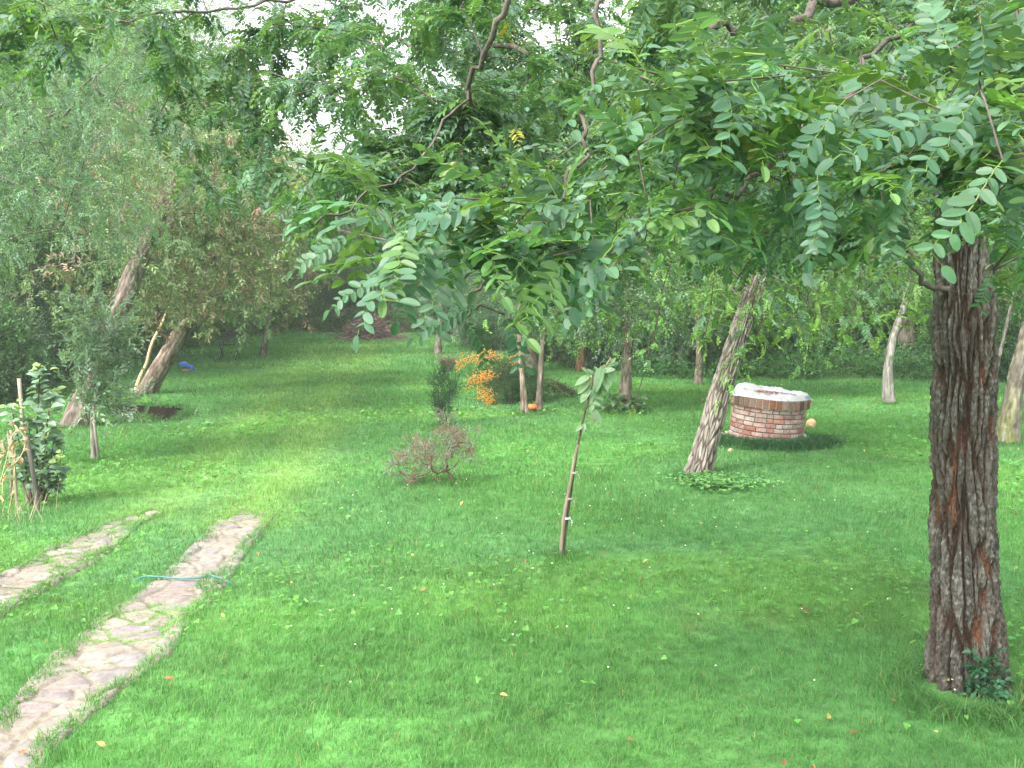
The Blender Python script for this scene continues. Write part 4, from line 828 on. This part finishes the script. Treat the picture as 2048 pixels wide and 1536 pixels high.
mb = MB(); nb = 38; RC = .537; H2 = H1+.122
for i in range(nb):
    a = i*2*math.pi/nb; v, f = arcbrick(.40, RC, a+.012, a+2*math.pi/nb-.012, H1+.003, H2, rk, 3, .005)
    base = np.array([[.20, .09, .065], [.14, .09, .07], [.24, .14, .115], [.21, .14, .12], [.10, .07, .055], [.24, .085, .045]][rk.integers(0, 6)])*rk.uniform(.8, 1.15)
    mo = sst(.05, .4, fbm(v[:, 0]*9, v[:, 1]*9, v[:, 2]*9, 14))[:, None]*.45; mb.add(wx(v), f, base+(np.array([.07, .07, .03])-base)*mo)
rim = mb.build('rim', M_brick, well)
v, f = ring(.405, RC-.01, H1-.001, H2-.006); MB().add(wx(v), f, (.36, .31, .19)).build('mortar', M_stone, rim)
# crumpled white tarpaulin lying on the rim
na, nr_ = 200, 60; a = np.arange(na)*2*math.pi/na; V = []
A, Q = np.meshgrid(a, np.linspace(0, 1, nr_), indexing='xy')
out = .512+.03*fbm(np.cos(A)*3, np.sin(A)*3, 0, 2, 3)+.045*np.exp(-((A-6.15)/.25)**2)+.04*np.exp(-((A-3.3)/.3)**2)
rad_ = Q*out; x = rad_*np.cos(A); y = rad_*np.sin(A)
hh = .012+.03*np.exp(-((Q-.78)/.17)**2)*(1+.8*fbm(np.cos(A)*2.5, np.sin(A)*2.5, 0, 22, 2))+.075*np.exp(-((x+.22)/.2)**2-((y-.28)/.2)**2)+.03*np.exp(-((x+.35)/.15)**2-((y+.05)/.3)**2)
hh += .028*(1-np.abs(fbm(x*5, y*9, 0, 33, 3))*2.4)*sst(.35, .6, Q)*sst(1.02, .85, Q)+.012*fbm(x*18, y*18, 0, 34, 2)
fo = np.exp(-((x-.28)/.2)**2-((y+.12)/.22)**2); hh += .06*fo*(np.abs(np.sin(x*11+y*24+2*fbm(x*4, y*4, 0, 71)))**.6-.35)
hh -= .018*np.exp(-((x+.05)/.25)**2-((y-.05)/.2)**2)
drop = sst(.9, 1., Q); hh = hh*(1-drop)+(.002-.012*drop*(.6+.5*fbm(np.cos(A)*6, np.sin(A)*6, 0, 35)))*drop
# past the brick edge the sheet hangs down outside, inside it rests on top
hh = np.where(rad_ < RC+.002, np.maximum(hh, .004+.0*Q), hh)
V = np.stack([x, y, H2+hh], -1).reshape(-1, 3); i, j = np.meshgrid(np.arange(nr_-1), np.arange(na), indexing='ij'); i = i.ravel(); j = j.ravel(); j2 = (j+1) % na
F = np.stack([i*na+j, i*na+j2, (i+1)*na+j2, (i+1)*na+j], 1)
col = np.tile(np.array([.44, .44, .45]), (len(V), 1)); fold_shade = (sst(.35, .6, vn(V[:, 0]*9, V[:, 1]*9, V[:, 2]*20, 44))*sst(.0, .2, V[:, 0]))[:, None]; col = col+(np.array([.12, .16, .24])-col)*fold_shade*.8  # blue-grey fold shadows painted into the right half of the sheet
tp = thing('tarpaulin', 'crumpled white plastic sheet covering the top of the brick well', 'tarpaulin', wx([[0, 0, H2]])[0])
MB().add(wx(V), F, col).build('sheet', M_tarp, tp, smooth=True)
# reddish fallen debris in its hollow
mb = MB(); n = 240; th = R.uniform(0, 6.28, n); q = np.sqrt(R.random(n)); x = -.04+q*np.cos(th)*.26; y = .05+q*np.sin(th)*.13+x*-.2
pp = wx(np.stack([x, y, np.full(n, H2+.045)], 1)); scatter(mb, T_one, pp, np.stack([R.normal(0, 1, n), R.normal(0, 1, n), R.normal(0, .15, n)], 1), R.uniform(.4, .8, n), pal(n, [[.33, .12, .10], [.24, .10, .08], [.42, .25, .2]], [2, 2, 1]), upj=.2)
o = mb.build('leaf_litter', M_leafdull); tag(o, 'reddish brown leaf litter lying in the hollow of the white sheet', kind='stuff')
# stones round the well
def stone(px, py, r_, colr, label, seed, name='stone', h=.8, dz=.0, group=None):
    p = G(px, py); v, f = blob(p+np.array([0, 0, r_*h*.55+dz]), (r_, r_*.85, r_*h), seed, 24, 14, .22)
    cc = np.array(colr)*(1+.15*fbm(v[:, 0]*30, v[:, 1]*30, v[:, 2]*30, seed))[:, None]; mb = MB().add(v, f, cc)
    return tag(mb.build(name, M_stone, None, smooth=True), label, 'stone', group)
stone(1622, 853, .075, (.45, .30, .17), 'round tan boulder seen behind the right side of the well', 1, h=1.15, name='boulder')
stone(1461, 905, .042, (.46, .36, .20), 'small yellowish stone in the grass in front of the well', 2, h=.6)
stone(1442, 872, .07, (.44, .34, .24), 'flat tan stone at the left foot of the well', 3, h=.5)
stone(1456, 868, .05, (.46, .36, .26), 'smaller stone touching the left side of the well wall', 4, h=.6)
stone(1434, 890, .045, (.40, .30, .24), 'pinkish stone between the leaning trunk and the well', 5, h=.5)
stone(1625, 887, .045, (.25, .15, .09), 'reddish brown stone at the right foot of the well', 6, h=.5)
# white jug right of the well
p = G(1609, 882); jg = thing('jug', 'small white plastic jug standing at the right foot of the well', 'jug', p)
prof = [(.0, 0), (.032, 0), (.034, .02), (.034, .06), (.024, .08), (.012, .088), (.012, .1), (0, .1)]; k = 16; V = np.concatenate([[[p[0]+r_*math.cos(a), p[1]+r_*math.sin(a), p[2]+z+.01] for a in np.arange(k)*2*math.pi/k] for r_, z in prof])
F = np.array([[i*k+j, i*k+(j+1) % k, (i+1)*k+(j+1) % k, (i+1)*k+j] for i in range(len(prof)-1) for j in range(k)]); MB().add(V, F, (.75, .75, .74)).build('body', M_plastic, jg, smooth=True)
v, f = tube(spline([p+[.03, -.01, .03], p+[.052, -.01, .04], p+[.05, -.01, .075], p+[.02, -.01, .085]], 4), .005, 6); MB().add(v, f, (.7, .7, .7)).build('handle', M_plastic, jg, smooth=True)
# long dark grass at the foot of the well
n = 9000; th = R.uniform(3.3, 6.1, n); r_ = RB+.14+np.abs(R.normal(0, .14, n)); x = wc[0]+np.cos(th)*r_; y = wc[1]+np.sin(th)*r_*1.0
v, f, c = blades(x, y, R.uniform(.08, .2, n), .008+0*x, R.uniform(.3, 1.1, n), R, .5); c2 = c*np.array([.8, 1, 1.25]); mb = MB().add(v, f, np.clip(c2, 0, 1))
tag(mb.build('long_grass', M_grass), 'fringe of long dark grass round the foot of the well', kind='stuff')
# grass rings around trunks
mb = MB()
for (px, py, r0, n, h) in ((1934, 1388, .25, 3500, .13), (1392, 958, .16, 1400, .12), (1064, 826, .2, 2200, .07), (1246, 826, .14, 900, .14), (1125, 1112, .05, 500, .1), (187, 920, .06, 600, .1), (912, 968, .05, 400, .08), (150, 852, .2, 900, .1), (1777, 808, .12, 500, .09), (884, 852, .05, 300, .1), (2012, 885, .16, 700, .12)):
    b = G(px, py); th = R.uniform(0, 6.28, n); r_ = r0+np.abs(R.normal(0, .09, n))*(1+r0); x = b[0]+np.cos(th)*r_; y = b[1]+np.sin(th)*r_
    v, f, c = blades(x, y, R.uniform(.4, 1.1, n)*h, np.full(n, .0035+.0004*b[1]), R.uniform(.3, 1.1, n), R, .85); mb.add(v, f, c)
tag(mb.build('long_grass', M_grass), 'unmown longer grass round the feet of trunks', kind='stuff')
# ivy at the foot of the brown trunk
b = G(1250, 825); n = 420; x = b[0]+R.normal(0, .17, n); y = b[1]-.05+R.normal(0, .15, n); mb = MB(); scatter(mb, T_clov, np.stack([x, y, gz(x, y)+np.abs(R.normal(0, .1, n))+.04], 1), R.normal(0, 1, (n, 3)), R.uniform(2, 3.4, n), pal(n, [[.10, .18, .08], [.06, .13, .05], [.16, .24, .14]], [2, 2, 1]))
tag(mb.build('ivy_patch', M_leaf), 'ivy leaves crowding the foot of the brown trunk', kind='stuff')

# ================================================================== SAPLING
b = G(1125, 1112); Y0 = b[1]; sp_t = thing('sapling', 'thin leaning sapling with a tuft of pale leaves in the open lawn', 'sapling', b)
q = spline([P(1126, 1114, Y0), P(1134, 1040, Y0), P(1148, 940, Y0), P(1160, 870, Y0), P(1176, 800, Y0), P(1184, 770, Y0), P(1186, 745, Y0)], 6); v, f = tube(q, np.linspace(.0125, .006, len(q)), 8)
MB().add(v, f, (.11, .085, .065)).build('stem', M_bark, sp_t, smooth=True)
lv = [(1174, 745, 1168, 738), (1180, 752, 1145, 770), (1180, 760, 1150, 790), (1185, 765, 1150, 760), (1183, 775, 1155, 808), (1186, 775, 1205, 800), (1184, 770, 1212, 815), (1190, 768, 1220, 782), (1190, 765, 1222, 770), (1186, 770, 1175, 800), (1188, 762, 1205, 745), (1195, 760, 1225, 750), (1200, 745, 1232, 735), (1210, 738, 1232, 745), (1215, 732, 1240, 722), (1190, 750, 1172, 735), (1196, 748, 1190, 728),
      (1168, 845, 1166, 868), (1170, 846, 1184, 862), (1166, 850, 1150, 862), (1176, 820, 1200, 835), (1178, 815, 1208, 848), (1174, 830, 1196, 850), (1205, 752, 1218, 765), (1188, 785, 1200, 760), (1185, 760, 1165, 772), (1183, 768, 1162, 782), (1192, 758, 1178, 748), (1186, 790, 1212, 800), (1184, 780, 1190, 812), (1180, 785, 1160, 795)]
mbr = MB(); v, f = tube(spline([P(1184, 790, Y0), P(1195, 760, Y0), P(1210, 735, Y0), P(1222, 715, Y0)], 4), [.006]*13, 5); mbr.add(v, f, (.3, .25, .15)); v, f = tube(spline([P(1184, 780, Y0), P(1180, 760, Y0), P(1174, 742, Y0)], 4), [.005]*9, 5); mbr.add(v, f, (.3, .25, .15)); mbr.build('twigs', M_bark, sp_t, smooth=True)
mb = MB()
for i_ in range(26): x0 = R.uniform(1178, 1222); lv.append((x0, 800-(x0-1178)*1.6+R.uniform(-25, 25), x0+R.uniform(-24, 28), 812-(x0-1178)*1.6+R.uniform(-30, 30)))
for x0, y0, x1, y1 in lv:
    a_ = P(x0, y0, Y0); e_ = P(x1, y1, Y0+R.uniform(-.06, .06)); L_ = max(.065, np.linalg.norm(e_-a_)*.9); v, t = leaflet(a_, e_-a_, np.array([R.normal(0, .3), -.9, .8]), L_, L_*.42, k=4, fold=.15, curl=.18)
    mb.add(v, t, np.array([[.24, .35, .22], [.19, .32, .18], [.30, .41, .27]][R.integers(0, 3)]))
mb.build('leaves', M_leaf, sp_t)
sk = thing('stake', 'brown knobbly stick tied upright against the thin sapling', 'stake', G(1123, 1112))
q = spline([P(1121, 1113, Y0-.03), P(1127, 1040, Y0-.03), P(1138, 980, Y0-.03), P(1147, 930, Y0-.03), P(1156, 890, Y0-.03)], 6); v, f = tube(q, .0125+.0022*fbm(np.arange(len(q))*.8, 0, 0, 3), 8); MB().add(v, f, (.26, .20, .15)).build('stick', M_wood, sk, smooth=True)
for px, py, cc in ((1148, 945, (.5, .46, .4)), (1139, 997, (.45, .40, .33)), (1134, 1036, (.75, .78, .8))):
    c = P(px, py, Y0-.015); a = np.linspace(0, 4*math.pi, 26); q = c+np.stack([np.cos(a)*.027, np.sin(a)*.03, np.linspace(-.008, .008, 26)], 1); v, f = tube(q, .0035, 5); mb = MB().add(v, f, cc)
    v, f = tube([c+[.02, -.01, 0], c+[.04, -.02, -.02], c+[.035, -.02, -.06]], .0025, 4); mb.add(v, f, cc); mb.build('tie', M_plastic, sk, smooth=True)

# ================================================================== PUMPKIN
p = G(1066, 822); pk = thing('pumpkin', 'small orange pumpkin lying on the grass between the two slim trees', 'pumpkin', p)
u, w_ = np.meshgrid(np.arange(40)*2*math.pi/40, np.linspace(.02, math.pi-.02, 14)); rr_ = (1+.08*np.abs(np.cos(u*5)))*.085; V = np.stack([p[0]+rr_*np.sin(w_)*np.cos(u), p[1]+rr_*np.sin(w_)*np.sin(u), p[2]+.075+.055*np.cos(w_)*(1-.25*np.exp(-(w_/.5)**2))], -1).reshape(-1, 3)
F = np.array([[i*40+j, (i+1)*40+j, (i+1)*40+(j+1) % 40, i*40+(j+1) % 40] for i in range(13) for j in range(40)]); MB().add(V, F, (.75, .17, .05)).build('body', M_plastic, pk, smooth=True)
v, f = tube([p+[0, 0, .12], p+[.01, 0, .15], p+[.02, 0, .165]], [.012, .008, .007], 6); MB().add(v, f, (.2, .2, .08)).build('stalk', M_bark, pk, smooth=True)

# ================================================================== BRUSH PILE, LOGS
p = G(742, 678); bp = thing('brush_pile', 'heap of purplish brown dead twigs at the far end of the lawn', 'brush pile', p)
mb = MB(); n = 900
for i in range(n):
    a = R.uniform(0, 6.28); r_ = abs(R.normal(0, .5)); c = p+np.array([r_*math.cos(a)*1.0, r_*math.sin(a)*.8, max(0, .75*(1-(r_/1.1)**1.4))*R.uniform(.4, 1.)]); d = R.normal(0, 1, 3); d[2] *= .35; d /= np.linalg.norm(d); L_ = R.uniform(.25, .65)
    q = [c-d*L_, c+R.normal(0, .04, 3), c+d*L_+[0, 0, -.05]]; 
    for z in q: z[2] = max(z[2], .02)
    v, f = tube(q, [.014, .011, .005], 4, cap=False); mb.add(v, f, np.array([[.17, .11, .10], [.24, .16, .14], [.12, .08, .075]][i % 3])*R.uniform(.7, 1.2))
tag(mb.build('twigs', M_bark, bp), kind='stuff')
p = G(835, 662); lg = thing('log_stack', 'low stack of brown logs in the shade beyond the brush pile', 'logs', p+np.array([0, 3.2, 0]))
for i, (x, z) in enumerate(((0, .14), (.1, .4), (-.1, .64), (0, .85))):
    c = p+np.array([x, 3.2, z]); v, f = tube([c-[1.1, 0, 0], c+[0, 0, .02], c+[1.1, .1, 0]], [.12, .13, .12], 14); MB().add(v, f, np.array([.20, .13, .11])*(1-.1*i)).build('log', M_bark, lg, smooth=True)

# ================================================================== CHAIR, BLUE BAG
def bar(mb, a, b_, w, col): v, f = tube([a, (np.array(a)+b_)/2, b_], w, 8); mb.add(v, f, col)
p = G(455, 722); ch = thing('garden_chair', 'black folding garden chair with slatted back under the drooping branches', 'chair', p); K = (.025, .025, .028)
wd, dp, sh_, hh_ = .42, .4, .42, .66
for sx in (-1, 1):
    for ya, yb, za, zb in ((0, dp, 0, sh_), (dp, 0, 0, sh_)):
        mb = MB(); bar(mb, p+[sx*wd/2, ya, za], p+[sx*wd/2+.012*(ya > 0), yb, zb], .014, K); mb.build('leg', M_metal, ch, smooth=True)
mb = MB()
for i in range(6): v, f = box(p+[0, .04+i*.065, sh_], (wd, .045, .016)); mb.add(v, f, K)
mb.build('seat', M_metal, ch)
mb = MB()
for sx in (-1, 1): bar(mb, p+[sx*wd/2, dp-.02, sh_-.03], p+[sx*wd/2, dp+.12, sh_+.36], .013, K)
for i in range(4): v, f = box(p+[0, dp+.03+i*.028, sh_+.12+i*.075], (wd, .014, .045), rotm('X', -.35)); mb.add(v, f, K)
mb.build('backrest', M_metal, ch)
p = G(374, 742); bgn = thing('blue_bag', 'crumpled bright blue bag lying on the grass beside the leaning trunk', 'bag', p)
for c, r_, s_ in (((-.08, 0, .15), (.10, .07, .07), 3), ((.02, .02, .11), (.07, .07, .05), 5), ((.11, .02, .07), (.06, .06, .08), 4)):
    v, f = blob(p+np.array(c), r_, s_, 30, 18, .55, 2.6); MB().add(v, f, (.06, .15, .5)).build('fold', M_plastic, bgn, smooth=True)
p = G(372, 746); v, f = blob(p+np.array([0, -.02, .04]), (.1, .07, .05), 8, 20, 10, .3); tag(MB().add(v, f, (.2, .1, .05)).build('flower_pot_shard', M_stone, None, True), 'reddish brown lump of clay under the blue bag', 'clay lump')

# pale pole on the leaning trunk
p = G(270, 783); po = thing('pole', 'pale peeled crooked pole leaning against the grey leaning trunk', 'pole', p); Y0 = p[1]
q = spline([P(270, 786, Y0), P(280, 755, Y0), P(293, 728, Y0), P(303, 690, Y0), P(322, 650, Y0), P(345, 600, Y0), P(366, 540, Y0+.1), P(395, 450, Y0+.1)], 5); v, f = tube(q, np.linspace(.045, .018, len(q)), 8); MB().add(v, f, np.array([.55, .42, .24])).build('shaft', M_wood, po, smooth=True)

# ================================================================== QUINCE BUSH, STAKES, NET FENCE at the left
b = G(70, 1012); Y0 = b[1]; rq = np.random.default_rng(4)
qu = thing('quince_bush', 'tall leafy young quince bush with broad pale green leaves at the left edge', 'bush', b)
shoots = [[(72, 1012), (74, 950), (74, 860), (78, 780), (80, 728)], [(66, 1012), (50, 930), (32, 860), (22, 810)], [(80, 1012), (98, 940), (108, 880), (112, 855)], [(76, 1012), (88, 900), (98, 820), (104, 780)], [(60, 1012), (45, 960), (40, 900)], [(84, 1012), (112, 960), (122, 915)], [(70, 1012), (60, 900), (58, 830)], [(80, 1012), (95, 980), (118, 960)]]
ms_, ml = MB(), MB()
for si, ps in enumerate(shoots):
    q = spline([P(x, y, Y0+rq.uniform(-.12, .12)*(i > 0)) for i, (x, y) in enumerate(ps)], 7); v, f = tube(q, np.linspace(.012, .003, len(q)), 6); ms_.add(v, f, (.10, .07, .06))
    for i in range(5, len(q)):
        for _ in range(4):
            a = rq.uniform(0, 6.28); d = np.array([math.cos(a), math.sin(a)*.8, rq.uniform(-.1, .6)]); s_ = rq.uniform(.085, .14)*(1-.4*(i/len(q))**3)
            c_ = np.array([[.20, .30, .22], [.16, .26, .18], [.25, .35, .27], [.10, .18, .11]][rq.integers(0, 4)]) if i < len(q)-2 else np.array([.28, .38, .16])
            bpt = q[i]+rq.normal(0, .03, 3); v, t = leaflet(bpt, d, np.array([rq.normal(0, .4), -.5+rq.normal(0, .3), 1]), s_, s_*.62, k=4, fold=.2, curl=.25); ml.add(v, t, c_*rq.uniform(.85, 1.15))
ms_.build('stems', M_bark, qu, smooth=True); ml.build('leaves', M_leaf, qu)
def post(pa, pb, r_, label, colr, name='wooden_stake'):
    t = thing(name, label, 'stake', pa); q = spline([pa-np.array([0, 0, .08]), (pa+pb)/2+np.array([.006, 0, 0]), pb], 5); v, f = tube(q, r_*(1+.08*fbm(np.arange(len(q))*.7, r_*99, 0, 3)), 10); MB().add(v, f, colr).build('shaft', M_wood, t, smooth=True)
pb = P(38, 757, Y0+.15); post(np.array([pb[0]+.03, pb[1], 0]), pb, .018, 'tall grey wooden stake standing in the quince bush', (.33, .28, .22))
pb = P(53, 872, Y0-.3); post(P(78, 1030, Y0-.3), pb, .02, 'short dark weathered stake leaning in front of the quince bush', (.13, .11, .10))
pb = P(22, 860, Y0-.2); post(np.array([pb[0]+.02, pb[1], 0]), pb, .013, 'thin brown stick at the left edge in front of the netting', (.26, .2, .15))
# dry vine
b = P(0, 1015, Y0-.5); b[2] = 0; dv = thing('dry_vine', 'dry yellowish climbing plant with shrivelled leaves at the left edge', 'plant', b); mb = MB(); ml = MB()
for ps in ([(5, 1010), (8, 950), (40, 915), (50, 880), (30, 850)], [(-10, 1000), (10, 930), (25, 870), (45, 860)], [(20, 1015), (28, 960), (30, 905), (25, 880)], [(-5, 940), (10, 900), (-5, 880)]):
    q = spline([P(x, y, Y0-.5+R.uniform(-.05, .05)) for x, y in ps], 6); v, f = tube(q, .0045, 5); mb.add(v, f, (.40, .38, .18))
    for i in range(2, len(q), 2): v, t = leaflet(q[i], R.normal(0, 1, 3), R.normal(0, 1, 3), .06, .045, k=3, fold=.4, curl=.5); ml.add(v, t, np.array([.42, .30, .2])*R.uniform(.6, 1.1))
mb.build('stems', M_dry, dv, smooth=True); ml.build('shrivelled_leaves', M_leafdull, dv)
# green netting
pA = G(-60, 1040); pB = G(24, 1000); nf_ = thing('net_fence', 'teal green garden netting fence at the left edge', 'fence', pB); mb = MB(); dv_ = pB-pA; Lw = np.linalg.norm(dv_[:2])
for i in range(14): a_ = pA+dv_*i/13; v, f = tube([a_, a_+[0, 0, .62]], .002, 4); mb.add(v, f, (.04, .22, .16))
for i in range(14): v, f = tube([pA+[0, 0, .03+i*.045], pB+[0, 0, .03+i*.045]], .002, 4); mb.add(v, f, (.04, .22, .16))
mb.build('netting', M_plastic, nf_)
v, f = tube([pB+[0, 0, -.05], pB+[.005, 0, .35], pB+[0, 0, .7]], .014, 8); MB().add(v, f, (.28, .22, .17)).build('post', M_wood, nf_, smooth=True)
# tangled dry stalks there
mb = MB(); b = G(20, 1040)
for i in range(40):
    q = b+np.array([R.uniform(-.6, .35), R.uniform(-.2, .3), 0]); e_ = q+np.array([R.normal(0, .07), R.normal(0, .05), R.uniform(.08, .3)]); v, f = tube([q, (q+e_)/2+R.normal(0, .015, 3), e_], [.003, .0025, .001], 3, cap=False); mb.add(v, f, np.array([.34, .29, .2])*R.uniform(.6, 1.2))
tag(mb.build('dry_stalks', M_dry), 'thin dry stalks and weeds under the netting', kind='stuff')
# ================================================================== HOSE
q = []
for x, y in ((270, 1158), (288, 1160), (320, 1162), (360, 1166), (400, 1165), (425, 1161), (470, 1168)):
    p = G(x, y); q.append(p+np.array([0, 0, .035 if 280 < x < 440 else -.005]))
q = spline(q, 8); v, f = tube(q, .008, 10); hs_ = tag(MB().add(v, f, (.03, .16, .145)).build('garden_hose', M_plastic, None, smooth=True), 'teal garden hose lying across the paved strip', 'hose')
# white daisies and seed heads in the lawn
mb = MB(); n = 260; y = 5+R.random(n)*9; x = R.uniform(-.3, .5, n)*y; k = R.random(n) < .35+.6*np.exp(-((x-1.2)/1.5)**2-((y-9)/2)**2); x, y = x[k], y[k]
for a_, b_ in zip(x, y):
    c = np.array([a_, b_, gz(a_, b_)+.07]); v, f = blob(c, (.006, .006, .004), 2, 6, 4, .1); mb.add(v, f, (.75, .78, .68))
tag(mb.build('daisies', M_leafdull), 'tiny pale flower heads dotted over the lawn', kind='stuff')
# ================================================================== thin fog added to lift the dark tones as lens flare does
v, f = box((0, 30, 8.9), (240, 240, 20.6)); hz = MB().add(v, f)
mh, n_ = newmat('flare_veil'); pv = N(n_, 'ShaderNodeVolumePrincipled'); pv.inputs['Color'].default_value = (.9, .95, .96, 1); pv.inputs['Density'].default_value = .0019; pv.inputs['Anisotropy'].default_value = .2
oo = N(n_, 'ShaderNodeOutputMaterial'); n_.links.new(pv.outputs[0], oo.inputs['Volume'])
tag(hz.build('flare_veil', mh), kind='stuff')
S.cycles.volume_bounces = 1
